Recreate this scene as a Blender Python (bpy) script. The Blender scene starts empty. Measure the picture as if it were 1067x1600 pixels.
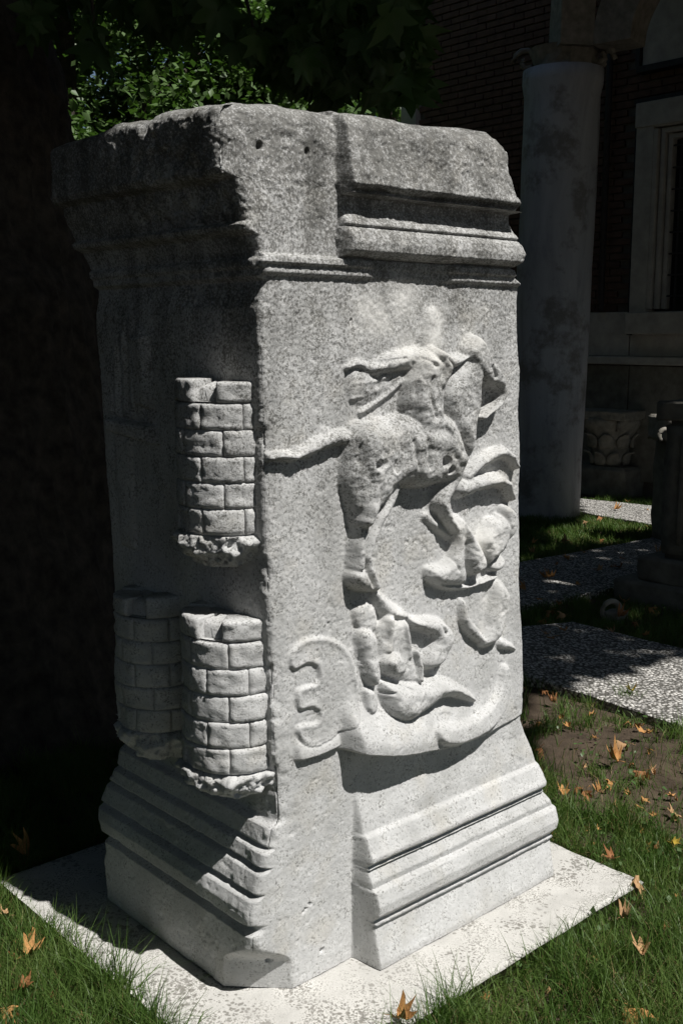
import bpy, bmesh, math, random
import numpy as np
from mathutils import Vector, Matrix
rad = math.radians
random.seed(7)
RNG = np.random.default_rng(7)
SC = bpy.context.scene
COL = SC.collection

# ------------------------------------------------------------------ camera, sky, sun
FPX, PITCH, EYE = 1672.0, rad(9.394), 1.65        # focal length in photo pixels (1067x1600)
cam_data = bpy.data.cameras.new('camera')
cam = bpy.data.objects.new('camera', cam_data)
COL.objects.link(cam)
cam.location = (0, 0, EYE)
cam.rotation_euler = (rad(90) - PITCH, 0, 0)
cam_data.sensor_fit = 'VERTICAL'
cam_data.sensor_height = 36.0
cam_data.lens = FPX / 1600 * 36.0
cam_data.clip_start = 0.05
cam_data.clip_end = 500
SC.camera = cam

SUN_AZ, SUN_EL = rad(50.5), rad(58)               # azimuth from -Y towards +X
SUN = np.array([math.sin(SUN_AZ) * math.cos(SUN_EL), -math.cos(SUN_AZ) * math.cos(SUN_EL), math.sin(SUN_EL)])
world = bpy.data.worlds.new('World')
SC.world = world
world.use_nodes = True
wn = world.node_tree
sky = wn.nodes.new('ShaderNodeTexSky')
sky.sky_type = 'NISHITA'
sky.sun_disc = False
sky.sun_elevation = SUN_EL
sky.sun_rotation = math.atan2(SUN[0], SUN[1])
bg = wn.nodes['Background']
bg.inputs['Strength'].default_value = 0.05
wn.links.new(sky.outputs[0], bg.inputs[0])
sun_data = bpy.data.lights.new('sun', 'SUN')
sun_data.energy = 5.0
sun_data.angle = rad(0.53)
sun_data.color = (1.0, 0.975, 0.935)
sun = bpy.data.objects.new('sun', sun_data)
COL.objects.link(sun)
sun.rotation_euler = Vector(SUN).to_track_quat('Z', 'Y').to_euler()
SC.view_settings.view_transform = 'Standard'
SC.view_settings.look = 'None'
SC.view_settings.exposure = 0.16
SC.view_settings.gamma = 1.0
SC.view_settings.use_curve_mapping = False

# ------------------------------------------------------------------ geometry helpers
def ray(px, py):
    x, y = (px - 533.5) / FPX, -(py - 800) / FPX
    c, s = math.cos(PITCH), math.sin(PITCH)
    return np.array([x, c + y * s, -s + y * c])
O = np.array([0, 0, EYE])
YAW = rad(47.8)
C0 = np.array([-0.164, 2.47, 0.0])                # near corner of the pillar shaft, slab top is z = 0
dR = np.array([math.sin(YAW), math.cos(YAW), 0]); nR = np.array([math.cos(YAW), -math.sin(YAW), 0])
dL, nL = -nR, -dR
def PR(px, py, off=0.0):                          # point of the right hand face: along, height
    d = ray(px, py); t = ((C0 + nR * off - O) @ nR) / (d @ nR); p = O + d * t - C0
    return np.array([p @ dR, p[2]])
def PL(px, py, off=0.0):                          # point of the left hand face
    d = ray(px, py); t = ((C0 + nL * off - O) @ nL) / (d @ nL); p = O + d * t - C0
    return np.array([p @ dL, p[2]])
GZ = -0.05                                        # lawn level
def G(px, py, z=GZ):                              # point of the ground
    d = ray(px, py); t = (z - EYE) / d[2]; return O + d * t
def at(px, py, Y):
    d = ray(px, py); return O + d * (Y / d[1])

_T = np.random.default_rng(3).random((64, 64, 64)).astype(np.float32)
def vnoise(P, scale, seed=0):
    Q = np.asarray(P, dtype=np.float32) * scale + seed * 17.31
    I = np.floor(Q).astype(np.int64); F = Q - I; F = F * F * (3 - 2 * F)
    a, b = I & 63, (I + 1) & 63
    fx, fy, fz = F[..., 0], F[..., 1], F[..., 2]
    x0, y0, z0, x1, y1, z1 = a[..., 0], a[..., 1], a[..., 2], b[..., 0], b[..., 1], b[..., 2]
    def L(u, v, t): return u + (v - u) * t
    r = L(L(L(_T[x0, y0, z0], _T[x1, y0, z0], fx), L(_T[x0, y1, z0], _T[x1, y1, z0], fx), fy),
          L(L(_T[x0, y0, z1], _T[x1, y0, z1], fx), L(_T[x0, y1, z1], _T[x1, y1, z1], fx), fy), fz)
    return r * 2 - 1
def fbm(P, scale, oct=3, seed=0, gain=0.5):
    r = 0; a = 1.0
    for k in range(oct):
        r = r + a * vnoise(P, scale * 2.03 ** k, seed + k * 5); a *= gain
    return r
def sstep(a, b, x):
    t = np.clip((x - a) / (b - a), 0, 1); return t * t * (3 - 2 * t)
def inpoly(x, y, poly):
    x = np.asarray(x); y = np.asarray(y); r = np.zeros(x.shape, bool); n = len(poly)
    for i in range(n):
        x0, y0 = poly[i]; x1, y1 = poly[(i + 1) % n]
        if y0 == y1: continue
        c = ((y0 > y) != (y1 > y)) & (x < (x1 - x0) * (y - y0) / (y1 - y0) + x0)
        r ^= c
    return r
def segdist(x, y, poly, closed=True):
    d = np.full(np.shape(x), 1e9); n = len(poly)
    for i in range(n if closed else n - 1):
        ax, ay = poly[i]; bx, by = poly[(i + 1) % n]
        vx, vy = bx - ax, by - ay; l2 = vx * vx + vy * vy + 1e-12
        t = np.clip(((x - ax) * vx + (y - ay) * vy) / l2, 0, 1)
        d = np.minimum(d, np.hypot(x - ax - t * vx, y - ay - t * vy))
    return d

def link(name, me, mat=None, parent=None, loc=None):
    o = bpy.data.objects.new(name, me); COL.objects.link(o)
    if mat is not None and me is not None and not me.materials: me.materials.append(mat)
    if parent is not None: o.parent = parent
    if loc is not None: o.location = loc
    return o
def mesh_np(name, V, F, mat=None, smooth=True, normals=None):
    V = np.asarray(V, dtype=np.float32); F = np.asarray(F, dtype=np.int32)
    me = bpy.data.meshes.new(name); k = F.shape[1]
    me.vertices.add(len(V)); me.vertices.foreach_set('co', V.ravel())
    me.loops.add(F.size); me.loops.foreach_set('vertex_index', F.ravel())
    me.polygons.add(len(F)); me.polygons.foreach_set('loop_start', np.arange(0, F.size, k, dtype=np.int32))
    me.update(calc_edges=True)
    if smooth: me.polygons.foreach_set('use_smooth', np.ones(len(F), bool))
    if normals is not None: me.normals_split_custom_set_from_vertices(np.asarray(normals, dtype=np.float32))
    if mat: me.materials.append(mat)
    return me
def thing(name, label, cat, loc=(0, 0, 0), rz=0.0, group=None):
    o = bpy.data.objects.new(name, None); COL.objects.link(o)
    o.location = loc; o.rotation_euler = (0, 0, rz); o.empty_display_size = 0.1
    o['label'] = label; o['category'] = cat
    if group: o['group'] = group
    return o
def tag(o, label=None, cat=None, group=None, kind=None):
    for k, v in (('label', label), ('category', cat), ('group', group), ('kind', kind)):
        if v: o[k] = v
    return o
def grid_faces(nr, nc, wrap=False):
    r = np.arange(nr - 1)[:, None]; m = nc if wrap else nc - 1
    c = np.arange(m)[None, :]; c2 = (c + 1) % nc
    return np.stack([(r * nc + c), (r * nc + c2), ((r + 1) * nc + c2), ((r + 1) * nc + c)], -1).reshape(-1, 4)
class MB:                                         # collects boxes, prisms, lathes and tubes for one mesh
    def __init__(s): s.v = []; s.f = []; s.n = 0
    def add(s, V, F):
        s.v.append(np.asarray(V, float)); s.f += [tuple(i + s.n for i in f) for f in F]; s.n += len(V)
    def box(s, c, sz, R=None, jit=0.0):
        c = np.asarray(c, float); h = np.asarray(sz, float) / 2
        V = np.array([[x, y, z] for z in (-1, 1) for y in (-1, 1) for x in (-1, 1)], float) * h
        if jit: V += RNG.uniform(-jit, jit, V.shape)
        if R is not None: V = V @ np.asarray(R).T
        s.add(V + c, [(0, 2, 3, 1), (4, 5, 7, 6), (0, 1, 5, 4), (2, 6, 7, 3), (0, 4, 6, 2), (1, 3, 7, 5)])
    def lathe(s, prof, n=32, c=(0, 0, 0), jit=0.0):
        V = [];  m = len(prof)
        for r, z in prof:
            for k in range(n):
                a = 2 * math.pi * k / n; rr = r + (RNG.uniform(-jit, jit) if jit else 0)
                V.append((c[0] + rr * math.cos(a), c[1] + rr * math.sin(a), c[2] + z))
        F = [tuple(x) for x in grid_faces(m, n, True)] + [tuple(range(n))[::-1], tuple((m - 1) * n + k for k in range(n))]
        s.add(V, F)
    def tube(s, pts, rads, n=8):
        pts = [np.asarray(p, float) for p in pts]; V = []
        for i, p in enumerate(pts):
            t = pts[min(i + 1, len(pts) - 1)] - pts[max(i - 1, 0)]; t /= np.linalg.norm(t) + 1e-9
            a = np.cross(t, (0.31, 0.2, 0.93) if abs(t[2]) < .9 else (1, 0, 0)); a /= np.linalg.norm(a); b = np.cross(t, a)
            for k in range(n):
                q = 2 * math.pi * k / n; V.append(p + rads[i] * (a * math.cos(q) + b * math.sin(q)))
        F = [tuple(x) for x in grid_faces(len(pts), n, True)] + [tuple(range(n))[::-1], tuple((len(pts) - 1) * n + k for k in range(n))]
        s.add(V, F)
    def mesh(s, name, mat, smooth=False, bevel=0.0):
        me = bpy.data.meshes.new(name)
        me.from_pydata(np.concatenate(s.v).tolist(), [], s.f); me.update()
        bm = bmesh.new(); bm.from_mesh(me); bmesh.ops.recalc_face_normals(bm, faces=bm.faces)
        if bevel: bmesh.ops.bevel(bm, geom=bm.edges[:], offset=bevel, segments=2, affect='EDGES', profile=.6)
        bm.to_mesh(me); bm.free()
        if smooth: me.polygons.foreach_set('use_smooth', np.ones(len(me.polygons), bool))
        me.materials.append(mat); return me
    def build(s, name, mat, parent=None, smooth=False, bevel=0.0):
        return link(name, s.mesh(name, mat, smooth, bevel), None, parent)

# ------------------------------------------------------------------ materials
class NT:
    def __init__(s, name):
        s.m = bpy.data.materials.new(name); s.m.use_nodes = True; s.t = s.m.node_tree
        s.b = s.t.nodes['Principled BSDF']; s.b.inputs['Specular IOR Level'].default_value = .25
        s.co = s.n('ShaderNodeTexCoord')
        s.geo = s.n('ShaderNodeNewGeometry')
    def n(s, t, **k):
        x = s.t.nodes.new(t)
        for a, v in k.items(): setattr(x, a, v)
        return x
    def l(s, a, b): s.t.links.new(a, b)
    def noise(s, scale, detail=4, rough=.55, vec=None, dist=0.0):
        x = s.n('ShaderNodeTexNoise'); x.inputs['Scale'].default_value = scale; x.inputs['Detail'].default_value = detail
        x.inputs['Roughness'].default_value = rough; x.inputs['Distortion'].default_value = dist
        s.l(vec or s.geo.outputs['Position'], x.inputs['Vector']); return x.outputs['Fac']
    def vor(s, scale, feature='F1', out='Distance', vec=None):
        x = s.n('ShaderNodeTexVoronoi', feature=feature); x.inputs['Scale'].default_value = scale
        s.l(vec or s.geo.outputs['Position'], x.inputs['Vector']); return x.outputs[out]
    def ramp(s, fac, stops, interp='LINEAR'):
        x = s.n('ShaderNodeValToRGB'); r = x.color_ramp; r.interpolation = interp
        while len(r.elements) < len(stops): r.elements.new(.5)
        for e, (p, c) in zip(r.elements, stops):
            e.position = p; e.color = (c, c, c, 1) if not hasattr(c, '__len__') else (*c, 1)
        s.l(fac, x.inputs['Fac']); return x.outputs['Color']
    def mix(s, fac, a, b, mode='MIX'):
        x = s.n('ShaderNodeMix', data_type='RGBA', blend_type=mode)
        for v, i in ((fac, 0), (a, 6), (b, 7)):
            if hasattr(v, 'type') or hasattr(v, 'is_output'): s.l(v, x.inputs[i])
            elif i == 0: x.inputs[0].default_value = v
            else: x.inputs[i].default_value = (*v, 1)
        return x.outputs[2]
    def math(s, op, a, b=0.0):
        x = s.n('ShaderNodeMath', operation=op)
        for v, i in ((a, 0), (b, 1)):
            if hasattr(v, 'is_output'): s.l(v, x.inputs[i])
            else: x.inputs[i].default_value = v
        return x.outputs[0]
    def bump(s, h, strength=.4, dist=.004, prev=None):
        x = s.n('ShaderNodeBump'); x.inputs['Strength'].default_value = strength; x.inputs['Distance'].default_value = dist
        s.l(h, x.inputs['Height'])
        if prev: s.l(prev, x.inputs['Normal'])
        return x.outputs['Normal']
    def done(s, col, rough=.85, nor=None):
        if hasattr(col, 'is_output'): s.l(col, s.b.inputs['Base Color'])
        else: s.b.inputs['Base Color'].default_value = (*col, 1)
        s.b.inputs['Roughness'].default_value = rough
        if nor: s.l(nor, s.b.inputs['Normal'])
        return s.m
    def z(s):
        x = s.n('ShaderNodeSeparateXYZ'); s.l(s.geo.outputs['Position'], x.inputs[0]); return x.outputs[2]

def mat_marble():
    k = NT('weathered_marble')
    z = k.z()
    big = k.noise(3.2, 4); mid = k.noise(24, 5, .65); fine = k.noise(150, 4, .72); spk = k.noise(330, 3, .7)
    clean = k.ramp(mid, [(.3, (.49, .49, .485)), (.55, (.575, .575, .57)), (.75, (.65, .65, .64))])
    # grey lichen crust: strong on the cornice, thinner further down, in clouds, as fine specks
    zz = k.math('DIVIDE', k.math('ADD', z, k.math('MULTIPLY', k.math('SUBTRACT', big, .5), 1.0)), 2.3)
    hgt = k.ramp(zz, [(.0, .06), (.40, .12), (.60, .30), (.76, .50), (.92, .85)])
    grain = k.math('ADD', k.math('MULTIPLY', fine, .65), k.math('MULTIPLY', spk, .35))
    cov = k.math('ADD', k.math('MULTIPLY', hgt, .20), k.math('MULTIPLY', k.math('SUBTRACT', mid, .5), .30))
    t = k.math('SUBTRACT', k.math('ADD', cov, .41), grain)
    mask = k.ramp(k.math('ADD', k.math('MULTIPLY', t, 8.0), .40), [(.0, 0.0), (1.0, 1.0)])
    lich = k.mix(k.noise(60, 3), (.10, .10, .095), (.27, .265, .25))
    col = k.mix(mask, clean, lich)
    mp = k.n('ShaderNodeMapping'); mp.inputs['Scale'].default_value = (14, 14, 1.6); k.l(k.geo.outputs['Position'], mp.inputs[0])
    streak = k.ramp(k.noise(1.0, 5, .6, mp.outputs[0]), [(.44, 0.0), (.66, .55)])
    sz = k.ramp(k.math('DIVIDE', z, 2.3), [(.45, .2), (.80, 1.0)])
    col = k.mix(k.math('MULTIPLY', streak, sz), col, (.30, .30, .29), 'MULTIPLY')
    cloud = k.ramp(k.noise(5.5, 4, .6), [(.43, 0.0), (.66, .46)])
    col = k.mix(cloud, col, (.62, .62, .60), 'MULTIPLY')
    warm = k.ramp(k.noise(7, 3), [(.55, 0.0), (.75, .5)])
    col = k.mix(warm, col, (.95, .90, .80), 'MULTIPLY')
    wa = k.n('ShaderNodeAttribute', attribute_name='wear')
    col = k.mix(k.math('MULTIPLY', wa.outputs['Fac'], .75), col, (.74, .73, .70))
    n1 = k.bump(k.noise(230, 4, .75), .42, .003)
    n2 = k.bump(spk, .35, .002, n1)
    n3 = k.bump(k.noise(75, 3, .7), .30, .005, n2)
    return k.done(col, .9, n3)
def mat_slab():
    k = NT('white_slab_stone')
    base = k.ramp(k.noise(9, 5, .6), [(.3, (.48, .47, .445)), (.6, (.60, .587, .555)), (.8, (.67, .655, .62))])
    wv = k.n('ShaderNodeVectorMath', operation='MULTIPLY_ADD'); nc = k.n('ShaderNodeTexNoise'); nc.inputs['Scale'].default_value = 45; k.l(k.geo.outputs['Position'], nc.inputs['Vector'])
    k.l(nc.outputs['Color'], wv.inputs[0]); wv.inputs[1].default_value = (.020, .020, .020); k.l(k.geo.outputs['Position'], wv.inputs[2]); wp = wv.outputs[0]
    col = base
    for sc_, lo, hi, mx, seed_ in ((52, .44, .62, .46, 4.0), (95, .40, .58, .46, 6.5), (190, .36, .58, .48, 9.0)):
        d = k.vor(sc_, vec=wp); wd = k.ramp(k.noise(seed_, 3), [(lo, 0.0), (hi, mx)])
        col = k.mix(k.ramp(k.math('SUBTRACT', wd, d), [(.0, 0.0), (.12, .85)]), col, (.20, .19, .17))
    col = k.mix(k.ramp(k.noise(3.0, 5, .65), [(.48, 0.), (.68, .55)]), col, (.42, .41, .385))
    col = k.mix(k.ramp(k.noise(420, 2), [(.56, 0.), (.66, .6)]), col, (.30, .29, .27))
    return k.done(col, .85, k.bump(k.noise(120, 5, .7), .35, .004))
def mat_simple(name, c1, c2, scale=12, bump=.4, bscale=60, rough=.9, bdist=.006):
    k = NT(name)
    col = k.ramp(k.noise(scale, 5, .6), [(.3, c1), (.7, c2)])
    return k.done(col, rough, k.bump(k.noise(bscale, 5, .7), bump, bdist))
def mat_soil():
    k = NT('bare_soil')
    col = k.ramp(k.noise(7, 6, .65), [(.25, (.040, .029, .020)), (.55, (.095, .070, .048)), (.8, (.15, .115, .08))])
    return k.done(col, .95, k.bump(k.noise(70, 6, .75), .8, .015))
def mat_column():
    k = NT('grey_column_marble')
    mp = k.n('ShaderNodeMapping'); mp.inputs['Scale'].default_value = (3.5, 3.5, .8); k.l(k.geo.outputs['Position'], mp.inputs[0])
    v = k.noise(1.0, 6, .65, mp.outputs[0], .8)
    col = k.ramp(v, [(.3, (.25, .26, .285)), (.5, (.38, .39, .415)), (.7, (.46, .47, .49))])
    col = k.mix(k.ramp(k.noise(2.2, 5, .7), [(.52, 0.), (.62, .7)]), col, (.14, .13, .115))
    col = k.mix(k.ramp(k.noise(28, 4, .7), [(.58, 0.), (.7, .5)]), col, (.40, .40, .40))
    return k.done(col, .6, k.bump(k.noise(45, 5, .7), .4, .008))
def mat_pebble():
    k = NT('pebble_paving')
    c = k.vor(62, out='Color'); d = k.vor(62)
    sep = k.n('ShaderNodeSeparateColor'); k.l(c, sep.inputs[0])
    peb = k.ramp(sep.outputs[0], [(.0, (.16, .155, .15)), (.3, (.34, .33, .31)), (.65, (.52, .50, .47)), (1., (.72, .70, .66))])
    col = k.mix(k.ramp(d, [(.42, 0.), (.62, 1.)]), peb, (.10, .095, .085))
    inv = k.math('SUBTRACT', 1.0, d)
    return k.done(col, .8, k.bump(inv, .9, .012))
def mat_leafy(name, a, b, trans=.0, rough=.55, scale=3.0):
    k = NT(name)
    info = k.n('ShaderNodeObjectInfo')
    col = k.ramp(k.noise(scale, 3), [(.3, a), (.7, b)])
    k.done(col, rough)
    k.b.inputs['Specular IOR Level'].default_value = .35
    if trans:
        tr = k.n('ShaderNodeBsdfTranslucent'); k.l(k.mix(1.0, col, (1.0, 1.35, .5), 'MULTIPLY'), tr.inputs['Color'])
        mx = k.n('ShaderNodeMixShader'); mx.inputs[0].default_value = trans
        k.l(k.b.outputs[0], mx.inputs[1]); k.l(tr.outputs[0], mx.inputs[2])
        k.l(mx.outputs[0], k.t.nodes['Material Output'].inputs['Surface'])
    return k.m
def mat_dry(name, a, b):
    k = NT(name)
    col = k.mix(k.noise(40, 4), a, b)
    col = k.mix(k.ramp(k.noise(160, 2), [(.55, 0.), (.7, .6)]), col, tuple(x * .4 for x in a))
    return k.done(col, .7, k.bump(k.noise(90, 3), .4, .004))
M = dict(
    marble=mat_marble(), slab=mat_slab(), soil=mat_soil(), pebble=mat_pebble(),
    bark=mat_simple('dark_bark', (.030, .025, .021), (.105, .088, .072), 14, .8, 40, .95, .03),
    brick=mat_simple('old_brick', (.065, .042, .034), (.13, .078, .058), 9, .5, 60),
    mortar=mat_simple('mortar', (.10, .085, .07), (.16, .14, .12), 12, .5, 60),
    greystone=mat_column(),
    trim=mat_simple('stone_trim', (.28, .27, .25), (.42, .40, .37), 7, .3, 50),
    tuff=mat_simple('carved_fragment_stone', (.16, .15, .125), (.30, .28, .24), 14, .6, 50),
    darkstone=mat_simple('dark_mossy_stone', (.10, .095, .08), (.20, .19, .165), 9, .6, 40),
    iron=mat_simple('dark_iron', (.02, .02, .022), (.04, .04, .045), 20, .2, 60, .6),
    glass=mat_simple('dark_window_glass', (.012, .014, .016), (.02, .022, .026), 3, .05, 10, .12),
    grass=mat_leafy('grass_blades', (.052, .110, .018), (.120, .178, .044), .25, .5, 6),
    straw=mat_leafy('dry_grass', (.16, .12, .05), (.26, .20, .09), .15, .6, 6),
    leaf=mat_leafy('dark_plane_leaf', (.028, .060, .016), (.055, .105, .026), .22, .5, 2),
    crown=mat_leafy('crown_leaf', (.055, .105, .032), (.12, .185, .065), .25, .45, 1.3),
    dry_orange=mat_dry('dry_leaf_orange', (.36, .17, .055), (.52, .29, .11)),
    dry_tan=mat_dry('dry_leaf_tan', (.34, .19, .09), (.50, .32, .17)),
    dry_yellow=mat_dry('dry_leaf_yellow', (.60, .42, .06), (.70, .55, .12)),
    dry_brown=mat_dry('dry_leaf_brown', (.22, .09, .035), (.36, .17, .07)),
)

# ------------------------------------------------------------------ ground, slab and paths
def world_poly(pts, z): return [tuple(G(x, y, z)[:2]) for x, y in pts]
def sheet(name, poly, z0, z1, mat, jit=.01, seed=0):
    """paving: polygon with softened irregular rim, real thickness"""
    pts = []
    for i in range(len(poly)):
        a, b = np.array(poly[i]), np.array(poly[(i + 1) % len(poly)]); n = max(1, int(np.linalg.norm(b - a) / .12))
        for k in range(n): pts.append(a + (b - a) * k / n)
    pts = np.array(pts); P3 = np.c_[pts, np.zeros(len(pts))]
    pts = pts + np.c_[vnoise(P3, 5, seed), vnoise(P3, 5, seed + 9)] * jit
    c = pts.mean(0); n = len(pts)
    V = [(x, y, z0) for x, y in pts] + [(x, y, z1 - .006) for x, y in pts] + [(*(np.array(p) + (c - p) / np.linalg.norm(c - p) * .008), z1) for p in pts]
    F = [(i, (i + 1) % n, n + (i + 1) % n, n + i) for i in range(n)] + [(n + i, n + (i + 1) % n, 2 * n + (i + 1) % n, 2 * n + i) for i in range(n)] + [tuple(range(2 * n, 3 * n))]
    me = bpy.data.meshes.new(name); me.from_pydata([tuple(map(float, v)) for v in V], [], F); me.update()
    bm = bmesh.new(); bm.from_mesh(me); bmesh.ops.triangulate(bm, faces=[f for f in bm.faces if len(f.verts) > 4]); bmesh.ops.recalc_face_normals(bm, faces=bm.faces); bm.to_mesh(me); bm.free()
    return tag(link(name, me, mat), kind='structure')

# lawn and soil: one sheet to the horizon, finely uneven near the camera
xs = np.concatenate([-np.geomspace(200, 4.2, 18), np.linspace(-4, 4.5, 171), np.geomspace(4.7, 200, 18)])
ys = np.concatenate([-np.geomspace(200, .5, 14), np.linspace(-.4, 8, 169), np.geomspace(8.2, 250, 22)])
X, Y = np.meshgrid(xs, ys); P = np.stack([X, Y, 0 * X], -1)
near = sstep(12, 7, np.hypot(X, Y))
Zg = GZ + near * (fbm(P, 1.1, 3, 2) * .012 + fbm(P, 9, 2, 4) * .006) - .008
tag(link('ground', mesh_np('ground', np.stack([X, Y, Zg], -1).reshape(-1, 3), grid_faces(*X.shape), M['soil'])), kind='structure')

# slab under the pillar: aligned with it
sR = G(1006, 1374, 0); sL = G(4, 1368, 0); sN = G(150, 1500, 0)
def local(p): q = np.asarray(p)[:2] - C0[:2]; return q @ dR[:2], q @ dL[:2]
uR_s, _ = local(sR); _, wR0 = local(sR); _, wL_s = local(sL); uN_s, _ = local(sN)
print('slab', 'uR', uR_s, 'w at R', wR0, 'wL', wL_s, 'uL', uN_s, local(sL))
SU0, SU1, SW0, SW1 = uN_s, uR_s, wR0 - .0, wL_s
def slab():
    us = np.linspace(SU0, SU1, 150); ws = np.linspace(SW0, SW1, 150); U, W = np.meshgrid(us, ws)
    P = C0 + U[..., None] * dR + W[..., None] * dL
    e = np.minimum(np.minimum(U - SU0, SU1 - U), np.minimum(W - SW0, SW1 - W))
    z = fbm(P, 14, 3, 1) * .0025 - np.clip(.012 - e, 0, 1) ** 2 * 60 - .003
    P[..., 2] = z
    V = P.reshape(-1, 3); F = grid_faces(150, 150)[:, ::-1]; n = 150
    rim = np.concatenate([np.arange(n), np.arange(1, n) * n + n - 1, (n - 1) * n + np.arange(n - 2, -1, -1), np.arange(n - 2, 0, -1) * n])
    lo = V[rim].copy(); lo[:, 2] = -.12; lo[:, :2] += vnoise(lo, 8)[:, None] * .004
    N = len(rim); b = len(V)
    Fs = np.stack([rim, b + np.arange(N), b + (np.arange(N) + 1) % N, np.roll(rim, -1)], 1)
    o = link('stone_slab', mesh_np('stone_slab', np.concatenate([V, lo]), np.concatenate([F, Fs]), M['slab']))
    return tag(o, 'white lichen-spotted square stone slab lying under the carved pillar', 'stone slab')
slab()

PATH1 = world_poly([(700, 985), (895, 968), (1067, 1010), (1300, 1065), (1300, 1200), (1067, 1128), (822, 1052), (700, 1010)], 0)
PATH2 = world_poly([(700, 905), (815, 875), (1029, 836), (1200, 806), (1200, 880), (1029, 900), (900, 928), (700, 965)], 0)
PATH3 = world_poly([(700, 772), (905, 777), (1034, 789), (1200, 806), (1200, 840), (1034, 820), (905, 797), (700, 790)], 0)
for nm, pl, s in (('path', PATH1, 1), ('path', PATH2, 2), ('path', PATH3, 3)):
    sheet(nm, pl, GZ - .06, -.012, M['pebble'], .018, s)

# ------------------------------------------------------------------ the pillar
NV = 760
# near edge of the front face: photo points give how far the left hand mouldings stand out (g) at each height
def vR(px, py, off=0): return PR(px, py, off)[1]
def gat(px, py): return (PR(px, py)[1], -PR(px, py)[0])
edge = [(342, 160), (341, 185), (342, 215), (343, 258), (348, 268), (364, 276), (371, 300), (379, 326), (384, 343), (377, 349), (380, 358), (395, 366), (402, 386),
        (405, 399), (400, 405), (400, 415), (404, 419), (404, 431), (413, 438), (411, 455), (407, 480), (406, 520), (410, 600),
        (412, 700), (414, 800), (418, 900), (422, 1000), (426, 1100), (430, 1200), (434, 1286)]
eg = [gat(*p) for p in edge]
vb0 = eg[-1][0]; gb0 = eg[-1][1]
def vb(y): return vR(430, y)
base_g = [(1292, .004), (1297, .020), (1322, .030), (1327, .018), (1332, .040), (1351, .048), (1356, .030), (1362, .054), (1388, .070), (1393, .056),
          (1399, .080), (1415, .092), (1434, .090), (1441, .062), (1448, .062), (1454, .084)]
eg += [(vb(y), gb0 + g) for y, g in base_g]
eg.append((0.0, gat(396, 1550)[1]))
eg = sorted(eg); EV = np.array([a for a, b in eg]); EGv = np.array([b for a, b in eg])
VTOP = PR(372, 156)[1]
def g0(v): return np.interp(v, EV, EGv)
# right end of the front face
redge = [(757, 206, .03), (778, 217, .03), (797, 250, .035), (803, 280, .045), (806, 310, .04), (807, 335, .02), (816, 358, .035), (822, 380, .045), (821, 398, .035),
         (809, 418, .022), (808, 434, .012), (813, 444, 0), (811, 480, 0), (813, 545, 0), (816, 580, 0), (813, 640, 0), (816, 700, 0), (814, 780, 0), (815, 850, 0), (814, 910, 0),
         (819, 1000, 0), (820, 1060, 0), (817, 1125, .005), (834, 1170, .02), (850, 1208, .045), (852, 1234, .055), (866, 1256, .065), (873, 1285, .085), (868, 1306, .085), (866, 1359, .09)]
re_ = sorted([(PR(x, y, o)[1], PR(x, y, o)[0]) for x, y, o in redge]); RV = np.array([a for a, b in re_]); RU = np.array([b for a, b in re_])
def uRe(v): return np.interp(v, RV, RU)
# left end of the left face
ledge_ = [(90, 234, .10), (92, 262, .10), (100, 292, .09), (118, 350, .05), (135, 410, .03), (140, 436, .03), (158, 458, 0), (163, 560, 0), (170, 700, 0), (178, 850, 0), (183, 1000, 0),
          (187, 1120, 0), (190, 1190, .0), (176, 1215, .02), (160, 1243, .05), (159, 1256, .055), (164, 1282, .06), (165, 1327, .07), (161, 1342, .07), (161, 1386, .08)]
le = sorted([(PL(x, y, o)[1], PL(x, y, o)[0]) for x, y, o in ledge_]); LV = np.array([a for a, b in le]); LW = np.array([b for a, b in le])
def wLe(v): return np.interp(v, LV, LW)
# front moulding profile, right of the step
USTEP_T = PR(533, 300, .01)[0]; USTEP_B = PR(552, 1420, 0)[0]
def prof(lst): 
    a = sorted((PR(x, y, e)[1], e) for x, y, e in lst); return np.array([p for p, _ in a]), np.array([q for _, q in a])
CV, CE = prof([(600, 150, .030), (600, 215, .036), (600, 262, .046), (600, 290, .056), (600, 303, .060), (600, 306, .026), (600, 312, .006), (600, 328, .002), (600, 342, .012), (600, 350, .026), (600, 354, .030),
               (600, 357, .020), (600, 360, .030), (600, 366, .040), (600, 380, .046), (600, 394, .044), (600, 401, .026), (600, 404, .018)])
FV, FE = prof([(560, 404, .0), (560, 407, .018), (560, 417, .020), (560, 420, .010), (560, 430, .012), (560, 433, .010), (560, 437, .0)])
BV, BE = prof([(640, 1170, .0), (640, 1215, .006), (620, 1262, .022), (610, 1288, .028), (600, 1300, .040), (595, 1328, .056), (588, 1343, .066), (587, 1349, .066), (586, 1351, .046), (586, 1355, .046), (588, 1358, .058), (592, 1378, .066), (594, 1386, .064), (596, 1394, .080),
               (598, 1418, .092), (598, 1431, .090), (596, 1435, .066), (596, 1440, .070), (598, 1445, .088), (600, 1506, .098)])

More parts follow.
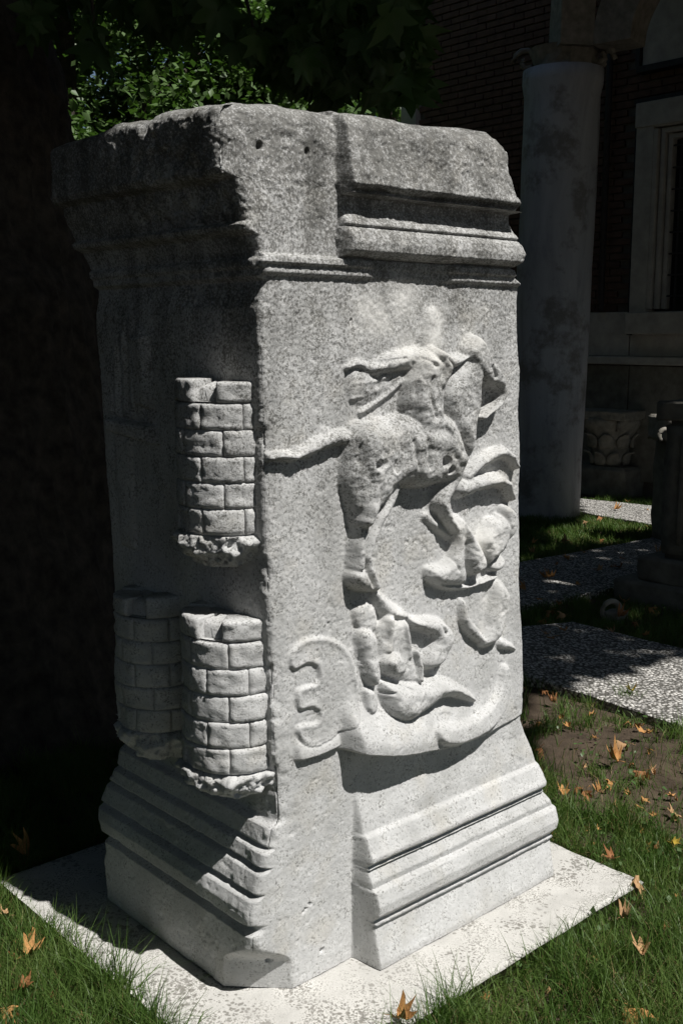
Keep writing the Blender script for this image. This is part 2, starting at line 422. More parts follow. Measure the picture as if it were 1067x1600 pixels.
NU = 330
v_lin = np.linspace(0, 1, NV)
vrow = v_lin * VTOP
def vtop_front(s):   # s 0..1 along the front face
    xs_ = np.array([350, 372, 420, 480, 528, 540, 600, 680, 757]); ys_ = np.array([160, 154, 160, 168, 175, 174, 182, 193, 207])
    q = [PR(x, y, .0 if x < 530 else .03) for x, y in zip(xs_, ys_)]
    us_ = np.array([a[0] for a in q]); vs_ = np.array([a[1] for a in q])
    return np.interp(us_[0] + s * (us_[-1] - us_[0]), us_, vs_)
vtop_back = float(vtop_front(1.0)); 
def vtop_left(s):
    q = [PL(x, y, .10) for x, y in ((350, 162), (300, 174), (200, 197), (120, 222), (90, 234))]
    w = np.array([a[0] for a in q]); vv = np.array([a[1] for a in q])
    return np.interp(s * w[-1], w, vv)
print('VTOP', VTOP, vtop_front(0.), vtop_front(1.), vtop_left(0.), vtop_left(1.), 'gtop', g0(VTOP), 'g bottom', g0(0), 'uR', uRe(1.2), 'wL', wLe(1.2))
VC = VTOP - .20
def warp(v, top):    # only the topmost 20 cm follow the worn upper edge
    return np.where(v > VC, VC + (v - VC) * (top - VC) / (VTOP - VC), v)

# front grid
rad_v = np.interp(vrow, [0, .12, .3, .42, .5, 1.0, 1.6, 1.75, 1.95, VTOP], [.030, .026, .022, .018, .015, .015, .018, .02, .030, .045])
cham = sstep(.165, .07, vrow); rad_v = rad_v * (1 - cham) + .125 * cham
a0 = (.2929 + .2071 * cham) * rad_v
gg = g0(vrow); uL = -gg
s_u = np.linspace(0, 1, NU)
# squeeze a few columns into the rounded corner
s_u = np.concatenate([np.linspace(0, .03, 14)[:-1], np.linspace(.03, 1, NU - 13)])
U = (uL + a0)[:, None] + (uRe(vrow) - uL - a0)[:, None] * s_u[None, :]
Vv = warp(vrow[:, None], vtop_front(s_u)[None, :]) + 0 * U

# ---- relief: outlines and strokes in photo points; heights and radii in metres
SHAPES = []
def S(grp, H, pts, pw=.65): SHAPES.append(('s', grp, H, pts, pw))
def Pg(grp, H, r, pts, pw=.72): SHAPES.append(('p', grp, H, pts, r * 1.15, pw))
# horse
Pg('horse', .060, .050, [(540, 686), (548, 672), (563, 661), (590, 655), (622, 650), (640, 645), (690, 641), (710, 660), (720, 690), (724, 712), (725, 728), (720, 740), (712, 757), (700, 760), (683, 755), (671, 762), (642, 763), (618, 758),
    (612, 768), (604, 780), (590, 796), (579, 808), (571, 830), (562, 836), (551, 828), (548, 797), (541, 774), (536, 747), (537, 720)], .55)
S('horse', .072, [(566, 690, .050), (572, 720, .060), (576, 752, .052), (572, 782, .036), (563, 812, .024)], .7)
S('horse', .068, [(640, 690, .060), (690, 690, .060), (708, 716, .040)], .8)
S('horse', .048, [(561, 826, .021), (556, 856, .019), (554, 884, .021)])
Pg('horse', .046, .020, [(544, 886), (566, 884), (572, 900), (582, 918), (580, 928), (552, 922), (540, 908)])
S('horse', .036, [(613, 762, .017), (605, 784, .016), (590, 811, .016), (576, 842, .015), (569, 868, .015), (575, 892, .016), (584, 914, .018)], .5)
S('horse', .030, [(548, 684, .021), (522, 684, .019), (500, 692, .018), (480, 706, .014), (460, 714, .012), (436, 712, .010), (420, 716, .008)], .6)
S('horse', .012, [(508, 676, .014), (514, 690, .014)], .6)
Pg('horse', .046, .040, [(702, 580), (720, 562), (728, 548), (752, 548), (762, 560), (752, 590), (749, 612), (749, 645), (742, 664), (742, 701), (726, 728), (716, 700), (690, 650), (686, 614)])
Pg('horse', .052, .022, [(720, 546), (730, 530), (738, 518), (748, 528), (754, 544), (762, 560), (776, 574), (786, 602), (785, 620), (774, 626), (770, 608), (752, 604), (738, 590), (722, 566)])
S('horse', .050, [(780, 612, .011), (772, 629, .011), (760, 641, .010), (747, 653, .007)], .4)
S('horse', .030, [(706, 604, .012), (722, 622, .012), (738, 640, .010)], .8)
S('horse', .048, [(706, 742, .030), (695, 764, .024), (685, 784, .022), (692, 804, .019), (706, 826, .015)], .6)
S('horse', .014, [(664, 806, .014), (682, 822, .014), (700, 838, .012)], .8)
S('horse', .032, [(728, 744, .018), (748, 722, .018), (768, 711, .018), (786, 706, .018), (798, 714, .013), (804, 730, .008)], .6)
S('horse', .040, [(720, 764, .028), (736, 758, .025), (752, 753, .020), (776, 749, .018), (790, 757, .014), (796, 778, .010)], .55)
# rider
Pg('rider', .066, .042, [(648, 545), (686, 543), (700, 562), (702, 578), (698, 594), (688, 612), (692, 660), (688, 690), (640, 690), (630, 650), (632, 603), (638, 580)])
S('rider', .074, [(676, 556, .026), (684, 574, .034), (676, 596, .034)], .8)
Pg('rider', .036, .024, [(598, 553), (624, 549), (650, 541), (664, 548), (660, 578), (636, 580), (601, 584), (587, 586), (572, 574), (584, 566)])
Pg('rider', .012, .022, [(659, 515), (664, 480), (683, 476), (688, 513), (694, 556), (656, 552)], .8)
Pg('rider', .044, .018, [(686, 548), (700, 554), (718, 554), (728, 548), (732, 560), (722, 566), (704, 578), (694, 580)])
Pg('rider', .014, .04, [(543, 570), (587, 582), (636, 580), (633, 603), (580, 638), (538, 628)])
S('rider', .016, [(630, 592, .010), (606, 614, .010), (580, 634, .008), (562, 646, .005)], .7)
S('rider', .014, [(622, 588, .008), (598, 604, .008), (570, 618, .007), (548, 624, .005)], .7)
S('rider', .016, [(604, 588, .010), (580, 596, .009), (552, 600, .008)], .7)
S('rider', .018, [(590, 584, .012), (572, 574, .012), (556, 568, .010), (542, 574, .006)], .7)
S('rider', .070, [(682, 660, .030), (696, 690, .028), (703, 722, .022)], .8)
# seated captive at the right
Pg('captive', .050, .022, [(666, 888), (672, 884), (690, 882), (702, 872), (708, 850), (702, 828), (708, 812), (718, 803), (727, 812), (724, 850), (724, 880), (728, 906), (724, 917), (700, 918), (680, 915), (666, 907)])
Pg('captive', .070, .030, [(716, 806), (722, 804), (731, 818), (749, 851), (761, 874), (753, 896), (736, 905), (725, 890), (722, 844)])
Pg('captive', .056, .030, [(745, 851), (754, 828), (764, 806), (775, 810), (780, 800), (790, 808), (800, 820), (790, 856), (760, 890), (756, 874)])
Pg('captive', .050, .020, [(781, 792), (790, 785), (804, 796), (807, 812), (804, 830), (790, 853), (784, 830)])
Pg('captive', .042, .012, [(763, 884), (778, 872), (786, 864), (783, 888), (770, 897)])
Pg('captive', .036, .008, [(668, 908), (722, 916), (750, 908), (776, 894), (777, 903), (750, 915), (722, 923), (690, 921)])
# hanging limb
Pg('arm', .046, .026, [(768, 928), (775, 908), (784, 906), (794, 919), (797, 941), (787, 982), (774, 1006), (756, 1014), (748, 1006), (758, 984), (764, 960)])
Pg('arm', .034, .012, [(719, 946), (722, 934), (728, 938), (731, 964), (752, 989), (758, 1000), (750, 1006), (730, 991), (719, 972)])
Pg('arm', .022, .009, [(778, 996), (790, 1000), (806, 1012), (807, 1018), (790, 1014), (774, 1013)])
# fallen figure at the lower left
Pg('fallen', .042, .026, [(580, 918), (592, 918), (610, 940), (636, 955), (644, 966), (617, 976), (591, 962), (584, 937)])
Pg('fallen', .048, .018, [(630, 958), (650, 966), (672, 963), (696, 970), (707, 988), (701, 1012), (686, 1039), (666, 1050), (656, 1040), (668, 1014), (677, 995), (662, 988), (640, 982)])
Pg('fallen', .038, .026, [(591, 958), (636, 962), (640, 1005), (645, 1035), (651, 1065), (625, 1070), (595, 1056), (587, 1012)])
S('fallen', .050, [(604, 968, .018), (606, 996, .018), (602, 1014, .014)], .6)
S('fallen', .048, [(628, 976, .016), (632, 1004, .015), (634, 1024, .012)], .6)
Pg('fallen', .066, .026, [(611 + 19 * math.cos(t), 1036 + 24 * math.sin(t)) for t in np.linspace(0, 6.28, 15)[:-1]])
S('fallen', .058, [(644, 1016, .011), (648, 1040, .012), (647, 1060, .011)], .6)
Pg('fallen', .046, .022, [(556, 984), (576, 978), (590, 994), (589, 1020), (592, 1054), (584, 1076), (566, 1068), (560, 1030)])
Pg('fallen', .022, .020, [(548, 946), (580, 938), (592, 962), (588, 992), (556, 988)])
Pg('fallen', .030, .014, [(562, 1070), (582, 1074), (586, 1106), (568, 1120), (562, 1100)])
Pg('fallen', .066, .040, [(590, 1058), (612, 1062), (640, 1060), (692, 1056), (715, 1065), (745, 1088), (743, 1102), (715, 1092), (692, 1088), (662, 1110), (629, 1128), (603, 1122), (591, 1100)])
S('fallen', .020, [(674, 1112, .012), (686, 1106, .014), (698, 1112, .010)], .6)
# curved band
Pg('band', .020, .008, [(657, 1125), (700, 1124), (730, 1117), (760, 1098), (778, 1069), (781, 1042), (790, 1036), (794, 1050), (794, 1078), (779, 1114), (749, 1140), (707, 1155), (662, 1157)])
CARVE = [(.008, .006, [(628, 668), (622, 700), (614, 735)]), (.005, .006, [(640, 690), (646, 730)]), (.005, .006, [(660, 688), (664, 730)]), (.006, .005, [(690, 648), (704, 680), (712, 705)]),
         (.006, .005, [(668, 590), (664, 620), (672, 650)]), (.005, .005, [(652, 598), (646, 640)]), (.006, .005, [(576, 664), (562, 695), (558, 720)]), (.005, .004, [(660, 560), (674, 572)]),
         (.005, .004, [(566, 1000), (574, 1040)]), (.006, .004, [(594, 1064), (620, 1068), (640, 1078)]), (.006, .004, [(592, 1084), (612, 1082)]), (.005, .004, [(692, 978), (698, 990)]),
         (.005, .004, [(712, 868), (718, 892)]), (.005, .005, [(772, 940), (764, 980)]), (.005, .004, [(572, 830), (566, 860)]), (.006, .004, [(764, 572), (770, 588)]), (.005, .004, [(600, 566), (640, 560)])]
PELTA = [(454, 1040), (460, 1013), (479, 998), (512, 994), (542, 1009), (556, 1035), (561, 1080), (554, 1117), (531, 1147), (501, 1166), (479, 1168), (467, 1148), (468, 1134), (486, 1132), (501, 1130), (503, 1114), (490, 1105), (472, 1114),
         (466, 1100), (467, 1077), (484, 1072), (501, 1068), (500, 1044), (486, 1036), (474, 1042), (462, 1050)]

def chaikin(P, n=2):
    P = np.asarray(P, float)
    for _ in range(n):
        Q = np.roll(P, -1, 0); P = np.stack([P * .75 + Q * .25, P * .25 + Q * .75], 1).reshape(-1, P.shape[1])
    return P
def front_height(U, V):
    u, v = U, V
    P3 = np.stack([u, v, 0 * u], -1)
    wob = fbm(P3, 6, 2, 31) * .006
    right_t = sstep(USTEP_T - .006, USTEP_T + .006, u + wob * .6)
    right_b = sstep(USTEP_B - .004, USTEP_B + .010, u + wob + (v < .1) * .0)
    chip = fbm(P3, 12, 3, 40); chp2 = fbm(P3, 26, 3, 44, .6)
    h = np.interp(v, CV, CE) * right_t * (v > CV[0] - .001)
    # fillets under the cornice, broken away in the middle
    u1, u2 = PR(578, 415)[0], PR(700, 420)[0]
    brk = sstep(u1 - .01, u1 + .02, u + chip * .012) * sstep(u2 + .01, u2 - .02, u + chip * .012)
    h = np.maximum(h, np.interp(v, FV, FE) * (1 - .75 * brk))
    h = h + np.interp(v, BV, BE) * right_b
    # broken left end of the base moulding
    h = h + 0
    # ground ledge carrying the lower figures
    le = np.array([PR(x, y, .05) for x, y in ((553, 1176), (568, 1178), (600, 1179), (648, 1176), (713, 1167), (763, 1155), (800, 1140), (840, 1120))])
    lv = np.interp(u, le[:, 0], le[:, 1]); depth = np.interp(u, le[:, 0], [.060, .074, .080, .070, .05, .032, .014, .006])
    a = sstep(le[0, 0] - .022, le[0, 0] + .022, u + wob * 2)
    dv = v - lv + chip * .004
    led = depth * a * sstep(-.005, .003, dv) * (1 - .80 * sstep(.02, .15, dv)) * (1 - sstep(.15, .30, dv))
    ledger = led
    # thin ledge under the crescent shield
    l2 = np.array([PR(x, y, .02) for x, y in ((470, 1191), (500, 1183), (536, 1166))]); lv2 = np.interp(u, l2[:, 0], l2[:, 1])
    m2 = sstep(l2[0, 0] - .01, l2[0, 0] + .01, u) * sstep(l2[-1, 0] + .01, l2[-1, 0] - .01, u)
    led2 = .018 * m2 * sstep(-.004, .003, v - lv2) * sstep(.07, .0, v - lv2)
    h = np.maximum(h, np.maximum(ledger, led2))
    G_ = {}
    wu, wv_ = u + chip * .0016 + chp2 * .0008, v + fbm(P3 + 7, 12, 3, 48) * .0016
    for sh in SHAPES:
        kind, grp, H, pts = sh[:4]; off = H * .3; pw = sh[-1]
        q = np.array([(*PR(p[0], p[1], off), p[2] if len(p) > 2 else .0) for p in pts]); r0 = q[:, 2].max() + .02
        m = (u > q[:, 0].min() - r0) & (u < q[:, 0].max() + r0) & (v > q[:, 1].min() - r0) & (v < q[:, 1].max() + r0)
        uu, vv = wu[m], wv_[m]; hm = {'fallen': .84, 'captive': .78, 'arm': .75, 'rider': .95, 'horse': 1.0, 'band': 1.0}[grp] * (1 + .05 * chp2[m] + .06 * chip[m])
        best = np.zeros(uu.shape)
        if kind == 'p':
            pl = [tuple(c_) for c_ in chaikin(q[:, :2])]; i = inpoly(uu, vv, pl); d = segdist(uu, vv, pl); r = sh[4]
            best = np.where(i, H * hm * np.clip(1 - (1 - np.clip(d / r, 0, 1)) ** 2, 0, 1) ** pw, 0)
        else:
            for (ax, ay, ar), (bx, by, br) in zip(q[:-1], q[1:]):
                dx, dy = bx - ax, by - ay; t = np.clip(((uu - ax) * dx + (vv - ay) * dy) / (dx * dx + dy * dy + 1e-9), 0, 1)
                d = np.hypot(uu - ax - t * dx, vv - ay - t * dy); r = ar + (br - ar) * t
                best = np.maximum(best, H * hm * np.clip(1 - (d / r) ** 2, 0, 1) ** pw)
        A = G_.setdefault(grp, np.zeros(u.shape)); A[m] = np.maximum(A[m], best)
    pp = [tuple(c_) for c_ in chaikin([PR(x, y, .012) for x, y in PELTA])]
    ins = inpoly(u, v, pp); sd = segdist(u, v, pp)
    G_['shield'] = np.where(ins, .0095 * np.clip(1 - (1 - np.clip(sd / .007, 0, 1)) ** 2, 0, 1) ** .5 * (1 - .25 * sstep(.008, .02, sd)) + .0012 * chip, 0)
    h = h - np.where(~ins, .004 * np.exp(-(sd / .006) ** 2), 0)
    def soft(A, n=2):
        for _ in range(n):
            A = (np.roll(A, 1, 0) + A * 2 + np.roll(A, -1, 0)) / 4; A = (np.roll(A, 1, 1) + A * 2 + np.roll(A, -1, 1)) / 4
        return A
    for q_ in G_: G_[q_] = soft(G_[q_], 1)
    names = list(G_); Hs = np.stack([G_[n] for n in names])
    # drapery folds on torso and horse head cut
    lab = np.where(Hs.max(0) > .004, Hs.argmax(0) + 1, 0)
    top = Hs[0]
    for A in Hs[1:]:
        k = .004; t = np.clip(.5 + .5 * (A - top) / k, 0, 1); both = (A > .001) & (top > .001)
        top = np.where(both, top * (1 - t) + A * t + k * t * (1 - t), np.maximum(A, top))
    top = np.where(lab == names.index('shield') + 1, top, .75 * top + .25 * soft(top, 5))
    # the fallen figure and the band stand on the ledge surface
    crv = np.zeros(u.shape)
    for dpt, wd_, pts in CARVE:
        q = [tuple(PR(x, y, .04)) for x, y in pts]; d = segdist(u, v, q, False); crv = np.maximum(crv, 1.4 * dpt * np.exp(-(d / wd_) ** 2))
    top = np.where(top > .012, top - crv + .0016 * chp2 + .0012 * fbm(P3, 60, 2, 47), top)
    bandh = soft(G_['band'], 2); nob = np.where(names.index('band') + 1 == lab, 0, top)
    h = np.maximum(h, nob + np.where(nob > 0, ledger * .45, 0)) + bandh * (nob < .01)
    # drill holes
    for px, py, r, dpt in ((409, 227, .007, .02), (480, 237, .006, .02), (699, 722, .012, .045), (707, 735, .009, .03), (591, 727, .012, .02), (603, 724, .008, .015), (575, 500, .003, .008), (436, 1510, .006, .015), (503, 1485, .006, .015), (478, 1420, .004, .006), (484, 1412, .004, .006), (474, 1425, .004, .005)):
        q = PR(px, py, .0 if py < 300 or py > 1000 else .06); d = np.hypot(u - q[0], v - q[1]); h = h - dpt * sstep(r * 1.4, r * .6, d)
    return h, lab, names, right_t, right_b

hF, lab, LABS, rt, rb = front_height(U, Vv)
# worn edges on the front: rounded at the near corner, the right end and the top
dist_l = U - uL[:, None]; rr = rad_v[:, None]
cm = cham[:, None]
def corner(d): return np.where(d < rr, (1 - cm) * (rr - np.sqrt(np.clip(rr ** 2 - (rr - d) ** 2, 0, None))) + cm * (rr - d), 0)
f = corner(dist_l)
dist_r = uRe(vrow)[:, None] - U; r2 = .02
f = f + np.where(dist_r < r2, r2 - np.sqrt(np.clip(r2 ** 2 - (r2 - dist_r) ** 2, 0, None)), 0) * .9
dist_t = vtop_front(s_u)[None, :] - Vv; r3 = .05
f = f + np.where(dist_t < r3, r3 - np.sqrt(np.clip(r3 ** 2 - (r3 - dist_t) ** 2, 0, None)), 0) * .8
hF = hF - f
PF = C0 + U[..., None] * dR + hF[..., None] * nR; PF[..., 2] = Vv

# left grid
NW = 210
s_w = np.concatenate([np.linspace(0, .06, 16)[:-1], np.linspace(.06, 1, NW - 15)])
W = a0[:, None] + (wLe(vrow) - a0)[:, None] * s_w[None, :]
Vl = warp(vrow[:, None], vtop_left(s_w)[None, :]) + 0 * W
P3 = np.stack([W, Vl, 0 * W + 3], -1)
gl = gg[:, None] + 0 * W
shaft_base = np.interp(vrow, [vb0, 1.0, 1.4, EV[EV < 1.76].max()], [gb0, .0, .0, .0])
lean = np.where((vrow > vb0) & (vrow < 1.77), gg, 0)[:, None]
# left face panel relief: banner-like panel with a fringed band, and worn letters under the cornice
def left_relief(W, V):
    h = np.zeros(W.shape)
    def pol(pts, H, r, off=.01):
        pp = [tuple(PL(x, y, off)) for x, y in pts]; i = inpoly(W, V, pp); d = segdist(W, V, pp)
        return np.where(i, H * np.sqrt(np.clip(1 - (1 - np.clip(d / r, 0, 1)) ** 2, 0, 1)), 0)
    h = np.maximum(h, pol([(211, 473), (222, 505), (238, 520), (243, 624), (250, 664), (181, 650), (183, 560), (190, 524), (202, 512)], .016, .03))
    h = h * (1 + .25 * np.sin(W * 160 + V * 6) * (h > 0))
    h = np.maximum(h, pol([(219, 521), (241, 523), (246, 640), (224, 636)], .026, .02))
    bnd = pol([(181, 650), (250, 664), (255, 695), (184, 673)], .034, .012)
    bnd = np.where(bnd > 0, bnd * (1 + .14 * np.sin(W * 420)), 0)
    h = np.maximum(h, bnd)
    h = np.maximum(h, pol([(184, 673), (212, 682), (216, 860), (192, 850)], .012, .03))
    rg = np.random.default_rng(5)
    for yb, x0 in ((456, 300), (470, 292)):
        x = x0
        while x < 392:
            hgt = 11
            p0, p1 = PL(x, yb - 4, 0), PL(x + rg.uniform(-2, 2), yb + 7, 0)
            d = segdist(W, V, [tuple(p0), tuple(p1)], False); h = h - .003 * sstep(.004, .0015, d)
            if rg.random() < .45:
                p2 = PL(x + 5, yb + rg.choice([-4, 1, 6]), 0); d = segdist(W, V, [tuple(PL(x, yb + rg.choice([-4, 6]), 0)), tuple(p2)], False); h = h - .003 * sstep(.004, .0015, d)
            x += rg.uniform(5, 8)
    return h
cfade = sstep(0, .05, W - a0[:, None])
gl = gl + left_relief(W, Vl) * cfade
# extra broken bites in the mouldings of the left face
gl = gl - cfade * (sstep(.2, .7, fbm(P3, 11, 4, 70)) * .012 * (Vl > 1.9) + sstep(.35, .7, fbm(P3, 16, 3, 74)) * .0025 * (Vl < .45))
f = corner(W)
dist_r = wLe(vrow)[:, None] - W
f = f + np.where(dist_r < r2, r2 - np.sqrt(np.clip(r2 ** 2 - (r2 - dist_r) ** 2, 0, None)), 0)
dist_t = vtop_left(s_w)[None, :] - Vl
r4 = .022; f = f + np.where(dist_t < r4, r4 - np.sqrt(np.clip(r4 ** 2 - (r4 - dist_t) ** 2, 0, None)), 0)
gl = gl - f
PLg = C0 + W[..., None] * dL + gl[..., None] * nL; PLg[..., 2] = Vl

# far sides (never seen from here): simple but closed
NB = 24
tb = np.linspace(0, 1, NB + 2)[1:-1]
A = PF[:, -1, :]; D = PLg[:, -1, :]
Bc = A + dL * 0.70; Bc[:, 2] = A[:, 2] * .5 + D[:, 2] * .5
side1 = A[:, None, :] + (Bc - A)[:, None, :] * tb[None, :, None]
side2 = Bc[:, None, :] + (D - Bc)[:, None, :] * tb[None, :, None]
# loop order: left end -> near corner -> front -> right side -> back
LOOP = np.concatenate([PLg[:, ::-1, :], PF, side1, side2], 1)
NL_ = LOOP.shape[1]; iF0 = NW
# displacement noise along a smoothed normal
nrm = np.concatenate([np.tile(nL, (NW, 1)), np.tile(nR, (NU, 1)), np.tile(dR, (NB, 1)), np.tile(-nR, (NB, 1))])
for _ in range(3):
    n2 = nrm.copy(); n2[NW - 8:NW + 8] = (nrm[NW - 11:NW + 5] + nrm[NW - 5:NW + 11] + nrm[NW - 8:NW + 8]) / 3; nrm = n2
nrm /= np.linalg.norm(nrm, axis=1, keepdims=True)
Pn = LOOP.reshape(-1, 3)
disp = fbm(Pn, 4, 2, 11) * .0030 + fbm(Pn, 26, 3, 13, .6) * .0008
cornerw = np.concatenate([np.exp(-np.abs(W[:, ::-1]) / .035), np.exp(-np.abs(U - uL[:, None]) / .022), np.zeros((NV, 2 * NB))], 1)
inmid = sstep(.36, .46, vrow) * sstep(1.80, 1.74, vrow) 
cn = (fbm(Pn, 6.5, 4, 51, .7) * 1.1 - .15).reshape(NV, NL_); cn2 = fbm(Pn, 42, 2, 53).reshape(NV, NL_)
disp = disp - .0022 * sstep(.72, 1.0, fbm(Pn, 20, 3, 95, .55)) - .0016 * sstep(.75, 1.0, fbm(Pn, 50, 2, 97))
disp = disp.reshape(NV, NL_) + cornerw * (-.018 * np.clip(cn, 0, 1) - .0012 * cn2) * (.45 + .55 * inmid[:, None])
topw = sstep(VTOP - .35, VTOP - .05, Vv.max() * 0 + LOOP[..., 2])
disp += topw * (fbm(Pn, 11, 3, 61).reshape(NV, NL_) * .007 - np.clip(fbm(Pn, 30, 3, 66).reshape(NV, NL_), 0, 1) * .003)
# granular, pitted weather crust (stronger on the cornice and figures)
disp += fbm(Pn, 130, 2, 71, .7).reshape(NV, NL_) * (.0005 + .0010 * topw + .0005 * sstep(.5, 1.2, LOOP[..., 2]))
LOOP = LOOP + disp[..., None] * nrm[None]
bite = np.clip(fbm(LOOP[-1], 8, 2, 81), -1, 1) * .012
LOOP[-1, :, 2] += bite
# top cap rings
ctr = LOOP[-1].mean(0); rings = [LOOP]
for k, t in enumerate((.04, .12, .3, .6, .97)):
    rg_ = LOOP[-1] + (ctr - LOOP[-1]) * t; rg_[:, 2] = LOOP[-1, :, 2] * (1 - t) + ctr[2] * t + .012 * math.sin(min(t * 8, 1.57)) + vnoise(rg_, 10, 3) * .006
    rings.append(rg_[None])
ALL = np.concatenate(rings, 0); NR_ = ALL.shape[0]
FA = grid_faces(NR_, NL_, True)
VA = ALL.reshape(-1, 3)
# smooth vertex normals of the whole stone, shared by all its pieces
e1 = VA[FA[:, 2]] - VA[FA[:, 0]]; e2 = VA[FA[:, 3]] - VA[FA[:, 1]]; fn = np.cross(e1, e2)
VN = np.zeros_like(VA)
for k in range(4): np.add.at(VN, FA[:, k], fn)
VN /= np.linalg.norm(VN, axis=1, keepdims=True) + 1e-12
row = FA[:, 0] // NL_; colm = FA[:, 0] % NL_
fl = np.zeros(len(FA), int)
inF = (colm >= NW) & (colm < NW + NU - 1) & (row < NV)
fl[inF] = lab[np.minimum(row[inF], NV - 1), np.minimum(colm[inF] - NW, NU - 1)]
vneck = PR(600, 440)[1]
z_f = VA[FA[:, 0], 2]
part = np.where(z_f > vneck, 'cornice', np.where(z_f < vb0 - .02, 'base_moulding', 'shaft')).astype(object)
pname = {'horse': 'horse_relief', 'rider': 'rider_relief', 'captive': 'seated_figure_relief', 'arm': 'arm_relief', 'fallen': 'fallen_figure_relief', 'band': 'curved_band_relief', 'shield': 'shield_relief'}
for i, n in enumerate(LABS):
    part[(fl == i + 1)] = pname[n]
wear = np.zeros((NV, NU))
for px, py, r in ((598, 482, .05), (604, 506, .05), (690, 500, .04), (684, 530, .05), (742, 535, .035), (650, 552, .06), (640, 462, .06), (668, 560, .05), (776, 720, .04), (760, 850, .06), (700, 830, .04), (782, 950, .05), (612, 972, .05)):
    q = PR(px, py, .03); wear = np.maximum(wear, np.exp(-(((U - q[0]) ** 2 + (Vv - q[1]) ** 2) / r ** 2)))
wear = np.clip(wear * (.75 + .6 * fbm(np.stack([U, Vv, 0 * U], -1), 14, 3, 91)), 0, 1)
WEAR = np.zeros((NR_, NL_)); WEAR[:NV, NW:NW + NU] = wear; WEAR = WEAR.ravel()
pillar = thing('carved_pillar', 'tall weathered marble pillar carved with a horseman and round towers, standing on the white slab', 'stone pillar', tuple(C0))
plabel = {'horse_relief': 'horse leaping to the right, carved in relief', 'rider_relief': 'worn headless rider with flying cloak', 'seated_figure_relief': 'crouching figure with raised knees under the front hooves',
          'fallen_figure_relief': 'crumpled fallen figure under the hind hooves', 'shield_relief': 'flat crescent shield with two notches', 'curved_band_relief': 'long curved band rising at its right end', 'arm_relief': 'bent limb below the crouching figure'}
for nme in ['shaft', 'cornice', 'base_moulding'] + [pname[n] for n in LABS]:
    sel = FA[part == nme]
    if not len(sel): continue
    idx, inv = np.unique(sel, return_inverse=True)
    o = link(nme, mesh_np(nme, VA[idx] - C0, inv.reshape(-1, 4), M['marble'], True, VN[idx]), None, pillar)
    at_ = o.data.attributes.new('wear', 'FLOAT', 'POINT'); at_.data.foreach_set('value', WEAR[idx].astype(np.float32))
    if nme in plabel: o['label'] = plabel[nme]
print('pillar faces', len(FA))

